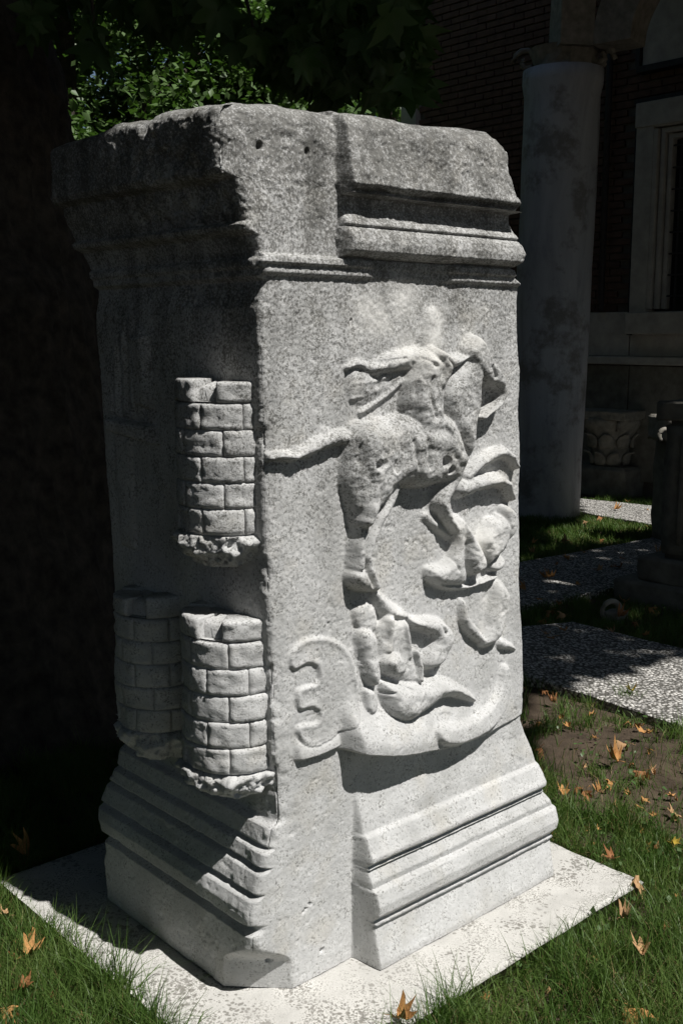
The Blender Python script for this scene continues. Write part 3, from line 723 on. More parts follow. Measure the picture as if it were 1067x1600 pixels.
# ---- the round towers on the left face
def tower(w0, R, vtop, vbot, vlow, seed, ph, label):
    rg = np.random.default_rng(seed)
    def pt(th, r, v): return dL * w0 + r * (nR * math.cos(th) + nL * math.sin(th)) + np.array([0, 0, v])
    H = vtop - vbot; mer = H * .15; top_c = vtop - mer; n_c = 5; ch = (top_c - vbot) / n_c
    gsh = float(g0((vtop + vbot) / 2))
    ths = np.linspace(rad(-8), rad(188), 40)
    vs = np.concatenate([[vbot - .002], np.linspace(vbot, top_c, 12)])
    V = np.array([[pt(t, R - .008, v) for t in ths] for v in vs])
    V += (vnoise(V, 40, seed) * .0012)[..., None] * nL
    n = V.shape[1]; Vf = V.reshape(-1, 3); F = [tuple(x) for x in grid_faces(len(vs), n)]
    mb = MB(); mb.add(Vf, F)
    tw = mb.build('tower', M['marble'], pillar, True)
    tw['label'] = label
    # crown platform
    mb = MB(); tp = [pt(t, R - .012, top_c + .004) for t in ths]; mb.add(tp + [dL * w0 * 1 + np.array([0, 0, top_c + .006])], [(i, i + 1, n) for i in range(n - 1)])
    mb.build('platform', M['marble'], tw)
    # the crown is solid behind its battlements
    V = []; ri = R * .80
    for rr_, zz_ in ((ri, top_c - .005), (ri, vtop - .022), (ri - .012, vtop - .012), (ri * .5, vtop - .010)):
        V += [pt(t, rr_ + float(rg.normal(0, .0015)), zz_ + float(rg.normal(0, .0015))) for t in ths]
    V.append(dL * w0 + np.array([0, 0, vtop - .010])); nn_ = len(ths)
    mb = MB(); mb.add(V, [tuple(x) for x in grid_faces(4, nn_)] + [(3 * nn_ + i, 3 * nn_ + i + 1, 4 * nn_) for i in range(nn_ - 1)]); mb.build('parapet', M['marble'], tw, True)
    def block(name, t0, t1, v0, v1, proud=.0, thick=.016, inner=None):
        nt = max(6, int((t1 - t0) / rad(4))); nv = 8
        gapt = .0009 / R; gv = .0009
        a = np.concatenate([[t0 + gapt], np.linspace(t0 + gapt + .004 / R, t1 - gapt - .004 / R, nt), [t1 - gapt]])
        b = np.concatenate([[v0 + gv], np.linspace(v0 + gv + .004, v1 - gv - .004, nv), [v1 - gv]])
        A_, B_ = np.meshgrid(a, b)
        da = np.minimum(A_ - a[0], a[-1] - A_) * R; db = np.minimum(B_ - b[0], b[-1] - B_)
        e = np.minimum(np.clip(da / .005, 0, 1), np.clip(db / .005, 0, 1))
        rr_ = R - thick + thick * np.where(e <= 0, .70, .93 + .07 * e ** .6) + proud
        if inner is not None: pass
        Pq = dL * w0 + rr_[..., None] * (nR * np.cos(A_)[..., None] + nL * np.sin(A_)[..., None]); Pq[..., 2] = B_
        nn = fbm(Pq + C0, 60, 3, seed, .7) * .0030 + fbm(Pq, 14, 2, seed) * .0030
        Pq = Pq + nn[..., None] * (nR * np.cos(A_)[..., None] + nL * np.sin(A_)[..., None])
        depth = (R - .020) if inner is None else inner
        back = dL * w0 + depth * (nR * np.cos(A_)[..., None] + nL * np.sin(A_)[..., None]); back[..., 2] = B_
        nr, nc = A_.shape; Vb = np.concatenate([Pq.reshape(-1, 3), back.reshape(-1, 3)]); k = nr * nc
        F = grid_faces(nr, nc)
        rim = np.concatenate([np.arange(nc), np.arange(1, nr) * nc + nc - 1, (nr - 1) * nc + np.arange(nc - 2, -1, -1), np.arange(nr - 2, 0, -1) * nc])
        Fr = np.stack([rim, rim + k, np.roll(rim, -1) + k, np.roll(rim, -1)], 1)
        link(name, mesh_np(name, Vb, np.concatenate([F, Fr, (F + k)[:, ::-1]]), M['marble'], True), None, tw)
    for c in range(n_c):
        v0 = vbot + c * ch; v1 = v0 + ch
        js = [rad(x) for x in ((-6, 42, 92, 140, 186) if (c + ph) % 2 else (-6, 20, 67, 116, 160, 186))]
        for t0, t1 in zip(js[:-1], js[1:]):
            if c == 0 and t0 < rad(98) < t1 + .01:                   # arched opening
                if rad(88) - t0 > .15: block('stone_block', t0, rad(88), v0, v1)
                if t1 - rad(108) > .15: block('stone_block', rad(108), t1, v0, v1)
                block('stone_block', rad(88), rad(108), v0 + ch * .72, v1)
                continue
            block('stone_block', t0, t1, v0, v1, rg.uniform(-.001, .0012))
    for t0, t1 in ((-6, 49), (77, 140), (153, 186)):
        block('merlon', rad(t0), rad(t1), top_c + .001, vtop + rg.uniform(-.006, .004), .0, .02, R * .45)
    # rock foot under the tower
    ns, nt = 14, 80; ths2 = np.linspace(rad(-8), rad(188), nt); Vr = []
    for i in range(ns):
        s = i / (ns - 1); r = R * (1.0 if s < .1 else (1.02 - .42 * ((s - .1) / .9) ** 1.6)) + (.004 if 0 < i < ns - 1 else 0)
        for t in ths2: Vr.append(pt(t, r, vbot - .004 - (vbot - vlow) * s))
    Vr = np.array(Vr); nz = fbm(Vr + seed, 26, 4, 5, .75) * 1.4
    cdir = Vr - dL * w0; cdir[:, 2] = 0; cdir /= np.linalg.norm(cdir, axis=1, keepdims=True)
    Vr = Vr + cdir * (nz * .011)[:, None]
    Vr2 = np.concatenate([Vr, [dL * w0 + [0, 0, vbot - .006]]])
    Fq = [tuple(x) for x in grid_faces(ns, nt)] + [(i, nt * ns, i + 1) for i in range(nt - 1)]
    mb = MB(); mb.add(Vr2, Fq); mb.build('rock_foot', M['marble'], tw, True)
gm = float(g0(1.0))
def wcen(pxl, py, R):       # centre of a tower whose left outline shows at pxl
    w = .3
    for _ in range(30):
        c = C0 + dL * w; depth = c[1]; X = c[0] - R; px = 533.5 + FPX * X / (depth * math.cos(PITCH) - (PL(pxl, py, .06)[1] - EYE) * math.sin(PITCH)); w += (px - pxl) / 600
    return w
T = [((276, 700), .127, (345, 594), (330, 833), (345, 884), 1, 0, 'upper round tower beside the front edge, its battlements in sun'),
     ((286, 1080), .130, (350, 968), (340, 1203), (352, 1240), 2, 1, 'lower round tower beside the front edge, best lit of the towers'),
     ((184, 1060), .120, (238, 940), (238, 1148), (238, 1184), 3, 0, 'round tower at the outer lower corner, wholly in shade')]
for (lx, ly), R, t_, b_, l_, sd, ph, lb in T:
    w0 = wcen(lx, ly, R); print('tower w0', w0)
    o_ = R * .8
    o_ = .09
    tower(w0, R, PL(*t_, o_)[1], PL(*b_, o_)[1], PL(*l_, o_ * .7)[1], sd, ph, lb)
# ------------------------------------------------------------------ building behind, with its portico column
B0 = np.array([2.9, 11.6, 0.0]); BRZ = math.atan2(-dL[1], -dL[0])
bld = thing('brick_building', 'dark brick building with stone window surround and grey stone dado, in deep shade', 'building', tuple(B0), BRZ)
S0, S1, WH = -3.18, 5.5, 7.2
mb = MB(); mb.box(((S0 + S1) / 2, .30, WH / 2 - .1), (S1 - S0, .5, WH + .2)); mb.build('wall', M['mortar'], bld)
brick_me = []
for k in range(4):
    b = MB(); b.box((0, 0, 0), (.262, .05, .060), jit=.004); brick_me.append(b.mesh('brick', M['brick'], False, .006))
bk = []
for r in range(68):
    z = 1.93 + r * .0765
    off = (r % 2) * .137 + RNG.uniform(-.02, .02)
    x = S0 + .34 + off
    while x < S1:
        if not (.10 < x + .0 < 2.45 and (z < 3.98 or z > 4.25)): bk.append((x, z))
        x += .274
def vis(b):      # rank: inside the picture and not behind the column first
    p = B0 + b[0] * (-dL) + np.array([0, 0, b[1]])
    y_ = p[1] * math.cos(PITCH) - (p[2] - EYE) * math.sin(PITCH); px = 533.5 + FPX * p[0] / y_
    py = 800 - FPX * (p[1] * math.sin(PITCH) + (p[2] - EYE) * math.cos(PITCH)) / y_
    if not (620 < px < 1080 and -25 < py < 480): return 9e3 + abs(px - 800)
    if 830 < px < 925 or (px < 800 and py > 215): return 5e3 + py
    return y_
bk.sort(key=vis)
for i, (x, z) in enumerate(bk[:290]):
    o = link('brick', brick_me[i % 4], None, bld, (x, .045 + RNG.uniform(-.006, .004), z)); o.rotation_euler = (0, 0, RNG.uniform(-.02, .02))
mb = MB()
for x, z in bk[290:]: mb.box((x, .045, z), (.262, .05, .060))
tag(mb.build('rest_of_brickwork', M['brick'], bld), kind='stuff')
mb = MB(); mb.box((S0 + .13, .02, WH / 2), (.26, .12, WH)); mb.build('corner_pilaster', M['trim'], bld, bevel=.01)
# stone dado, sill band and plinth
for x0, x1 in ((S0 + .27, -1.62), (-1.615, -.42), (-.415, .22), (.225, 1.4), (1.405, 2.6), (2.605, S1)):
    mb = MB(); mb.box(((x0 + x1) / 2, .02, 1.66), (x1 - x0 - .006, .10, .46)); mb.build('dado_stone', M['trim'], bld, bevel=.008)
    mb = MB(); mb.box(((x0 + x1) / 2, .03, .72), (x1 - x0 - .006, .09, 1.22)); mb.build('dado_stone', M['darkstone'], bld, bevel=.008)
mb = MB(); mb.box(((S0 + S1) / 2 + .13, -.02, 1.385), (S1 - S0 - .27, .16, .085)); mb.build('sill_band', M['trim'], bld, bevel=.015)
mb = MB(); mb.tube([(-.13, -.06, 1.9), (-.13, -.06, 6.6)], [.035, .035], 10); mb.build('drainpipe', M['iron'], bld, True)
# window
wx0, wx1, wz0, wz1 = .27, 2.3, 1.66, 3.83
mb = MB(); w_ = .20
mb.box((wx0 + w_ / 2, -.04, (wz0 + wz1) / 2 + .1), (w_, .20, wz1 - wz0 - .2)); mb.box((wx1 - w_ / 2, -.04, (wz0 + wz1) / 2 + .1), (w_, .20, wz1 - wz0 - .2))
mb.box(((wx0 + wx1) / 2, -.045, wz1 - .0), (wx1 - wx0 + .02, .22, .24)); mb.box(((wx0 + wx1) / 2, -.06, wz0 + .11), (wx1 - wx0 + .02, .26, .22))
win = mb.build('window', M['trim'], bld, bevel=.01)
for d, y in ((.20, -.09), (.26, -.05), (.32, -.01)):
    mb = MB(); q = .05
    mb.box((wx0 + d + q / 2, y, (wz0 + wz1) / 2 + .05), (q, .10, wz1 - wz0 - .4)); mb.box((wx1 - d - q / 2, y, (wz0 + wz1) / 2 + .05), (q, .10, wz1 - wz0 - .4))
    mb.box(((wx0 + wx1) / 2, y - .002, wz1 - .11 - (d - .2)), (wx1 - wx0 - 2 * d, .10, q)); mb.build('frame_moulding', M['trim'], win, bevel=.012)
mb = MB(); mb.box(((wx0 + wx1) / 2, .035, (wz0 + wz1) / 2), (wx1 - wx0 - .4, .02, wz1 - wz0 - .3)); mb.build('pane', M['glass'], win)
for k in range(7):
    mb = MB(); x = wx0 + .45 + k * .19; mb.tube([(x, -.02, wz0 + .22), (x, -.02, wz1 - .15)], [.011, .011], 6); mb.build('grille_bar', M['iron'], win)
for k in range(8):
    mb = MB(); z = wz0 + .38 + k * .21; mb.tube([(wx0 + .36, -.034, z), (wx1 - .36, -.034, z)], [.009, .009], 6); mb.build('grille_bar', M['iron'], win)
# upper stone panel with dark rim
mb = MB(); mb.box((wx0 + 1.05, .02, 5.3), (2.16, .12, 1.95)); mb.build('upper_panel', M['trim'], bld, bevel=.01)
mb = MB(); mb.box((wx0 + 1.05, -.0, 4.295), (2.26, .14, .06)); mb.box((wx0 - .07, 0, 5.3), (.05, .14, 1.95)); mb.build('panel_rim', M['iron'], bld)
mb = MB(); mb.box((wx0 + 1.01, -.0, 3.985), (2.2, .13, .05)); mb.box((wx0 - .04, 0.0, 2.8), (.045, .13, 2.3)); mb.build('window_rim', M['iron'], bld)

# portico column leaning slightly, with capital and arch ribs
cb = G(848, 805, GZ); ctop = at(880, 112, cb[1]); chh = ctop[2] - GZ; lean = (ctop[0] - cb[0])
colm_ = thing('portico_column', 'smooth grey marble column standing in the grass before the building, carrying arch springers', 'column', (cb[0], cb[1], GZ))
mb = MB(); n = 48; V = []; hs = np.linspace(-.1, 1, 40)
for h in hs:
    r = .335 + .004 * math.sin(h * 3)
    if h > .965: r += .022 * sstep(.965, .972, h)
    for k in range(n):
        a = 2 * math.pi * k / n; V.append((lean * max(h, 0) + r * math.cos(a), r * math.sin(a), chh * h))
V = np.array(V); V[:, :2] += fbm(V, 3, 3, 4)[:, None] * .006
mb.add(V, [tuple(x) for x in grid_faces(40, n, True)] + [tuple(39 * n + k for k in range(n))])
mb.build('shaft', M['greystone'], colm_, True)
mb = MB(); mb.lathe([(.340, chh - .16), (.350, chh - .15), (.350, chh - .135), (.340, chh - .125)], 40, (lean * .95, 0, 0)); mb.build('collar', M['greystone'], colm_, True)
mb = MB(); mb.lathe([(.28, chh - .01), (.26, chh + .04), (.28, chh + .10), (.32, chh + .18)], 24, (lean, 0, 0), .012)
cap = mb.build('capital', M['tuff'], colm_)
for a in (-.55, -.05, 2.9):
    c_, s_ = math.cos(a), math.sin(a); mb = MB()
    pts = []; 
    for j in range(14):
        q = j * .55; rr_ = .12 * (1 - j / 16); pts.append((lean + c_ * (.33 + rr_ * math.cos(q)), s_ * (.33 + rr_ * math.cos(q)), chh + .10 + rr_ * math.sin(q)))
    mb.tube(pts, [.026] * 14, 6); mb.build('volute', M['tuff'], cap, True)
def arch(dirv, rr_, sweep, w, name, st=.02):
    mb = MB(); d = np.array([*dirv, 0.]); d /= np.linalg.norm(d); p = np.array([-d[1], d[0], 0]); V = []; N = 14
    for i in range(N):
        a = sweep * i / (N - 1); 
        for rad_, sd in ((rr_, -1), (rr_, 1), (rr_ - .34, 1), (rr_ - .34, -1)):
            off = rr_ - rad_ * math.cos(a); V.append(np.array([lean, 0, chh + .14]) + d * (off + st) + np.array([0, 0, rad_ * math.sin(a)]) + p * sd * w / 2)
    V = np.array(V); V += fbm(V, 6, 2, 3)[:, None] * .01
    mb.add(V, [tuple(x) for x in grid_faces(N, 4, True)] + [(3, 2, 1, 0), tuple(4 * (N - 1) + k for k in range(4))])
    mb.build(name, M['tuff'], colm_, bevel=.006)
arch((.80, -.60), .95, 1.2, .34, 'arch_rib', .34)
arch((.10, -.99), 2.6, 1.0, .30, 'arch_rib')

# stones standing about
def rough_box(name, sz, mat, parent=None, loc=(0, 0, 0), rz=0, seed=0, amp=.012, nsub=10, taper=1.0):
    me = bpy.data.meshes.new(name); bm = bmesh.new(); bmesh.ops.create_cube(bm, size=1)
    for v in bm.verts: v.co = Vector((v.co.x * sz[0], v.co.y * sz[1], v.co.z * sz[2]))
    bmesh.ops.bevel(bm, geom=bm.edges[:], offset=min(sz) * .06, segments=2, affect='EDGES')
    bmesh.ops.subdivide_edges(bm, edges=[e for e in bm.edges if e.calc_length() > min(sz) * .4], cuts=nsub, use_grid_fill=True)
    co = np.array([v.co[:] for v in bm.verts]); d = fbm(co, 6 / max(sz), 4, seed) * amp
    d2 = fbm(co, 9 / max(sz), 3, seed + 8) * amp
    for i, v in enumerate(bm.verts):
        v.co += Vector((d[i], d2[i], d[i] * .5)); k = 1 + (taper - 1) * (v.co.z / sz[2] + .5); v.co.x *= k; v.co.y *= k
    bm.to_mesh(me); bm.free(); me.polygons.foreach_set('use_smooth', np.ones(len(me.polygons), bool))
    o = link(name, me, mat, parent, loc); o.rotation_euler = (0, 0, rz); return o
pd = np.array([2.53, 6.72, GZ])
ped = thing('dark_pedestal', 'dark mossy stone pedestal at the edge of the path, standing in shade', 'pedestal', tuple(pd), -YAW)
rough_box('base', (1.15, 1.0, .16), M['darkstone'], ped, (0, 0, .06), 0, 1)
rough_box('plinth', (.92, .84, .16), M['darkstone'], ped, (0, 0, .21), 0, 2)
rough_box('block', (.74, .70, .90), M['darkstone'], ped, (0, 0, .73), 0, 3)
rough_box('cap', (.80, .74, .12), M['darkstone'], ped, (0, 0, 1.23), 0, 4)
for k in range(3):
    rough_box('fluting', (.03, .05, .7), M['darkstone'], ped, (-.2 + k * .16, -.355, .74), 0, 5 + k, .004, 3)

fp = G(950, 770, GZ)
rough_box('stone_block', (.62, .5, .34), M['darkstone'], None, (fp[0], fp[1] - .1, GZ + .15), BRZ, 9)
tag(bpy.context.scene.objects['stone_block'] if False else [o for o in COL.objects if o.name.startswith('stone_block') and o.parent is None][0], 'low dark squared stone block by the wall, under the leafy capital', 'stone block')
cp = thing('broken_capital', 'broken leafy marble capital resting on a low block against the building wall', 'capital', (fp[0] - .02, fp[1] - .1, GZ + .32), BRZ)
mb = MB(); mb.lathe([(.17, 0), (.19, .08), (.20, .2), (.24, .33), (.30, .42), (.32, .46), (.32, .52)], 20, jit=.008); mb.build('bell', M['tuff'], cp, True)
rough_box('abacus', (.68, .62, .09), M['tuff'], cp, (0, 0, .55), 0, 12)
for tier, (zz, rr_, nn, sc) in enumerate(((.02, .19, 8, 1.0), (.20, .22, 8, 1.1))):
    for k in range(nn):
        a = 2 * math.pi * (k + tier * .5) / nn; mb = MB(); V = []
        for i in range(6):
            t = i / 5; w = (.075 * math.sin(math.pi * min(.95, .25 + t * .75))) * sc; o_ = rr_ + .015 + .09 * t ** 3; h_ = zz + .19 * sc * (t - .25 * t ** 4)
            for j in (-1, -.4, .4, 1): V.append((o_ - abs(j) * .02, j * w, h_))
        V = np.array(V); V = np.c_[V[:, 0] * math.cos(a) - V[:, 1] * math.sin(a), V[:, 0] * math.sin(a) + V[:, 1] * math.cos(a), V[:, 2]]
        mb.add(V, [tuple(x) for x in grid_faces(6, 4)]); 
        o = mb.build('acanthus_leaf', M['tuff'], cp, True); o.modifiers.new('thick', 'SOLIDIFY').thickness = .018
for k in range(4):
    a = math.pi / 4 + k * math.pi / 2; mb = MB(); pts = []
    for j in range(16):
        q = j * .6; r_ = .07 * (1 - j / 18); pts.append(((.30 + r_ * math.cos(q)) * math.cos(a), (.30 + r_ * math.cos(q)) * math.sin(a), .43 + r_ * math.sin(q)))
    mb.tube(pts, [.018] * 16, 6); mb.build('volute', M['tuff'], cp, True)
# sunlit fragment that looks out behind the pedestal
q = at(1040, 668, 8.6)
o = rough_box('stone_post', (.42, .42, q[2] - GZ - .10), M['darkstone'], None, (q[0] + .22, q[1] + .05, (q[2] + GZ - .10) / 2), .3, 21); tag(o, 'dark squared stone post half hidden behind the mossy pedestal', 'stone post')
fr = thing('carved_fragment', 'small sunlit carved fragment with a curled hollow, beside the mossy pedestal', 'carved fragment', (q[0], q[1], q[2] - .10), .3)
rough_box('block', (.26, .30, .20), M['tuff'], fr, (0.05, 0, .10), 0, 23)
mb = MB(); pts = [(-.10 + .05 * math.cos(t), -.13, .05 + .05 * math.sin(t)) for t in np.linspace(-1, 4, 14)]; mb.tube(pts, [.02] * 14, 6); mb.build('curl', M['tuff'], fr, True)
q = G(956, 972, GZ)
fr = thing('ring_fragment', 'small grey curled stone fragment lying in the shaded grass between the paths', 'stone fragment', (q[0], q[1], GZ), .5)
mb = MB(); pts = [(.055 * math.cos(t), .01 * t, .07 + .055 * math.sin(t)) for t in np.linspace(-.6, 4.2, 18)]; mb.tube(pts, [.022 - .0006 * i for i in range(18)], 8); mb.build('curl', M['tuff'], fr, True)
rough_box('stump', (.13, .10, .07), M['tuff'], fr, (.05, .03, .02), .3, 31, .008, 6)

# ------------------------------------------------------------------ trees
def leaf_cards(P, size, seed=0, squash=.55, droop=.3):
    """small folded leaf-shaped faces at points P"""
    rg = np.random.default_rng(seed); n = len(P); P = np.asarray(P)
    a = rg.uniform(0, 2 * math.pi, n); el = rg.normal(-droop, .45, n)
    t = np.stack([np.cos(a) * np.cos(el), np.sin(a) * np.cos(el), np.sin(el)], 1)
    up = rg.normal(0, .5, (n, 3)) + np.array([0, 0, 1.]); b = np.cross(t, up); b /= np.linalg.norm(b, axis=1, keepdims=True) + 1e-9
    nn = np.cross(b, t); s = size * rg.uniform(.6, 1.3, n)[:, None]
    V = np.stack([P, P + t * s * .5 + b * s * squash * .5 + nn * s * .08, P + t * s, P + t * s * .5 - b * s * squash * .5 + nn * s * .08], 1).reshape(-1, 3)
    k = np.arange(n)[:, None] * 4
    F = np.concatenate([k + np.array([[0, 1, 2]]), k + np.array([[0, 2, 3]])], 0)
    return V, F
def clumpy(n, c, r, ncl, spread, seed, shell=.55):
    rg = np.random.default_rng(seed); d = rg.normal(0, 1, (ncl, 3)); d /= np.linalg.norm(d, axis=1, keepdims=True)
    q = rg.uniform(shell ** 3, 1, ncl) ** (1 / 3)
    cl = np.array(c) + d * q[:, None] * np.array(r)
    i = rg.integers(0, ncl, n); return cl[i] + rg.normal(0, 1, (n, 3)) * spread * rg.uniform(.5, 1.2, (n, 1)) * np.array([1, 1, .7])
def trunk_mesh(name, pts, rads, mat, parent, n=20, amp=.03, seed=0):
    mb = MB(); mb.tube(pts, rads, n); o = mb.build(name, mat, parent, True)
    return o
# the big plane tree at the left, wide bark-ridged trunk
ptc = np.array([-2.65, 5.3, GZ])
plane = thing('plane_tree', 'huge old plane tree with a broad dark trunk left behind the pillar and overhanging leaves', 'tree', tuple(ptc))
zz = np.concatenate([np.linspace(-.15, 3.6, 150), np.linspace(3.7, 6, 20)]); nth = 260
sil = [(at(50, 0, 5.3)), (at(76, 100, 5.3)), (at(92, 230, 5.3)), (at(130, 400, 5.3)), (at(158, 452, 5.3))]
sz_ = np.array([p[2] for p in sil][::-1]); sr_ = np.array([p[0] - ptc[0] for p in sil][::-1])
def trad(z): return np.where(z > sz_[-1], sr_[-1] - .02 * (z - sz_[-1]), np.where(z < sz_[0], sr_[0] + (sz_[0] - z) * .14 + .3 * np.exp(-np.clip(z, 0, 9) / .25) * .6, np.interp(z, sz_, sr_)))
th = np.linspace(0, 2 * math.pi, nth, endpoint=False); TH, ZZ = np.meshgrid(th, zz)
Pu = np.stack([np.cos(TH) * 1.4, np.sin(TH) * 1.4, ZZ * .35], -1)
ridge = 1 - np.abs(vnoise(Pu, 7, 2)); ridge2 = 1 - np.abs(vnoise(Pu, 17, 3)); lump = fbm(np.stack([np.cos(TH), np.sin(TH), ZZ * .5], -1), 1.6, 3, 9)
RR = trad(ZZ) * (1 + .05 * lump) + ridge ** 3 * .035 + ridge2 ** 3 * .02 - .03
Vt = np.stack([RR * np.cos(TH), RR * np.sin(TH), ZZ], -1).reshape(-1, 3)
link('trunk', mesh_np('trunk', Vt, grid_faces(len(zz), nth, True), M['bark']), None, plane)
for a, l, h in ((.4, 5, 7.5), (2.4, 4, 8), (4.2, 4.5, 7.4), (5.6, 5.5, 7.8)):
    pts = [np.array([.5 * math.cos(a), .5 * math.sin(a), 5.6]), np.array([l * .45 * math.cos(a), l * .45 * math.sin(a), 6.6]), np.array([l * math.cos(a + .2), l * math.sin(a + .2), h])]
    trunk_mesh('limb', pts, [.5, .28, .08], M['bark'], plane, 12)

# overhead crowns: leaves of the plane tree and of the tree standing out of the picture at the right.
SH = SUN[:2] / SUN[2]
GL = lambda pts: [tuple(G(x, y, GZ)[:2]) for x, y in pts]
def shift(poly, d): return [(x + d[0], y + d[1]) for x, y in poly]
fo = [C0 + dR * a + dL * b for a, b in ((-.16, -.12), (1.08, -.12), (1.08, .58), (-.16, .58))]
fo2 = [tuple(p[:2] - SH * 2.12) for p in fo]
LITP = [[tuple(p[:2]) for p in fo], fo2]
LITP += [[LITP[0][i], LITP[0][(i + 1) % 4], fo2[(i + 1) % 4], fo2[i]] for i in range(4)]
LITP += [GL([(-120, 1420), (-40, 1340), (70, 1300), (250, 1400), (430, 1500), (800, 1330), (860, 1150), (828, 1098), (942, 1076), (1067, 1042), (1500, 985), (1900, 1600), (1500, 2600), (-700, 2600)])]
LITP += [GL([(908, 765), (1030, 765), (1090, 790), (1200, 820), (1100, 850), (1034, 846), (1000, 842), (935, 838), (905, 812), (895, 790)])]
fp_ = at(1032, 660, 8.6)[:2] - SH * (at(1032, 660, 8.6)[2]); LITP += [[(fp_[0] - .35, fp_[1] - .32), (fp_[0] + .25, fp_[1] - .32), (fp_[0] + .25, fp_[1] + .3), (fp_[0] - .35, fp_[1] + .3)]]
def lit(gx, gy, grow=.0):
    r = np.zeros(gx.shape, bool)
    for pl in LITP:
        r |= inpoly(gx, gy, pl)
        if grow: r |= segdist(gx, gy, pl) < grow
    return r
n = 213000
cx_ = RNG.uniform(-9, 15, n); cy_ = RNG.uniform(-9, 11, n); cz_ = 5.6 + RNG.random(n) ** 1.5 * 3.2
cx_[-28000:] = RNG.uniform(-.8, 4.5, 28000) + SH[0] * cz_[-28000:]; cy_[-28000:] = RNG.uniform(8.6, 13.5, 28000) + SH[1] * cz_[-28000:]  # more leaves added here to shade the column
k_ = 45000                                       # extra leaves added towards the sun so their shade covers the trunk
cx_[:k_] = RNG.uniform(-6.5, -.8, k_) + SH[0] * cz_[:k_]; cy_[:k_] = RNG.uniform(3.4, 9.5, k_) + SH[1] * cz_[:k_]
P = np.stack([cx_, cy_, cz_], 1)
gx, gy = cx_ - SH[0] * cz_, cy_ - SH[1] * cz_
gn = vnoise(np.stack([gx, gy, 0 * gx], 1), 2.2, 3) * .07
ok = ~lit(gx + gn, gy + gn, .11)  # crowns shaped for the light: leaves that would shade sunlit spots are dropped
ok &= ~((gx < -1.0) & (gy > 8.8))                  # trees further back stand in the sun
ok &= np.hypot((cx_ - 3) / 12.5, (cy_ - 1) / 10.5) < 1
# keep the view free above the pillar
el = np.degrees(np.arctan2(cz_ - EYE, np.hypot(cx_, cy_)))
ok &= ~((cy_ > 0) & (el < 20) & (np.abs(cx_) < cy_ * .5))
P = P[ok]; 
dl = np.hypot(P[:, 0] - ptc[0], P[:, 1] - ptc[1]); dr_ = np.hypot(P[:, 0] - 8.2, P[:, 1] + 2.2); left = dl < dr_
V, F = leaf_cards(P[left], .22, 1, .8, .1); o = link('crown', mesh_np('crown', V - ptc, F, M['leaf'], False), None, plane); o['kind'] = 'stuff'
rt_ = np.array([8.2, -2.2, GZ])
shade = thing('shade_tree', 'broad leafy tree whose crown shades the path at the right', 'tree', tuple(rt_))
trunk_mesh('trunk', [np.array([0, 0, -.2]), np.array([.05, .1, 2]), np.array([-.1, .2, 4.5]), np.array([-.2, .3, 7])], [.5, .36, .3, .12], M['bark'], shade)
for a in (1.2, 2.6, 3.6, 5.0):
    trunk_mesh('limb', [np.array([0, .1, 3.6]), np.array([1.8 * math.cos(a), 1.8 * math.sin(a), 5.2]), np.array([4 * math.cos(a), 4 * math.sin(a), 6.6])], [.2, .12, .04], M['bark'], shade, 8)
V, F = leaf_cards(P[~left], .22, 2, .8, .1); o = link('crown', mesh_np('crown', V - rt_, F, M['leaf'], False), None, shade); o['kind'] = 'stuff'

# trees beyond
def tree(x, y, h, r, nleaf, seed, label, size=.16, mat='crown', zc=.62):
    t = thing('garden_tree', label, 'tree', (x, y, GZ), group='trees beyond the pillar')
    trunk_mesh('trunk', [np.array([0, 0, -.2]), np.array([.1, .0, h * .35]), np.array([-.1, .1, h * .6]), np.array([0, 0, h * .9])], [.24, .17, .12, .03], M['bark'], t, 10)
    for k in range(5):
        a = k * 1.3 + seed; trunk_mesh('limb', [np.array([0, 0, h * (.3 + .06 * k)]), np.array([r * .7 * math.cos(a), r * .7 * math.sin(a), h * (.5 + .07 * k)])], [.09, .02], M['bark'], t, 6)
    Pq = clumpy(nleaf, (0, 0, h * zc), (r, r, h * .42), 200, r * .12, seed)
    V, F = leaf_cards(Pq, size, seed, .6, .35); o = link('crown', mesh_np('crown', V, F, M[mat], False), None, t); o['kind'] = 'stuff'
    return t
tree(-2.7, 11.3, 6.6, 2.1, 90000, 3, 'sunlit leafy tree seen between the dark trunk and the pillar top', .088)
tree(-5.6, 13.5, 8.5, 2.6, 9000, 4, 'leafy tree mostly hidden by the huge dark trunk')
tree(-.9, 14.5, 5.6, 1.5, 9000, 6, 'darker leafy tree beside the corner of the brick building', .13)
tree(-2.2, 17.5, 10.0, 3.6, 16000, 8, 'tall tree rising behind the sunlit one, filling the view to the sky', .2)
tree(1.6, 19.0, 11.0, 3.4, 12000, 9, 'tall tree standing behind the brick building corner', .2)
tree(-7.5, 19.0, 11.0, 4.0, 12000, 10, 'tall tree furthest to the left behind the trunk', .22)
# unseen leaf masses added to keep skylight off the pillar's left face
Pq = np.concatenate([clumpy(9000, (-9.5, 1.5, 3.4), (1.6, 6.5, 4.2), 190, .5, 21, .2), clumpy(9000, (-9.0, 9.0, 3.6), (1.8, 5, 4.4), 190, .5, 22, .2), clumpy(7000, (-5.0, -7.5, 3.0), (5.5, 1.6, 3.4), 150, .5, 23, .2)])
V, F = leaf_cards(Pq, .30, 23, .7, .2); tag(link('sky_screen_leaves', mesh_np('sky_screen_leaves', V, F, M['leaf'], False)), kind='stuff')

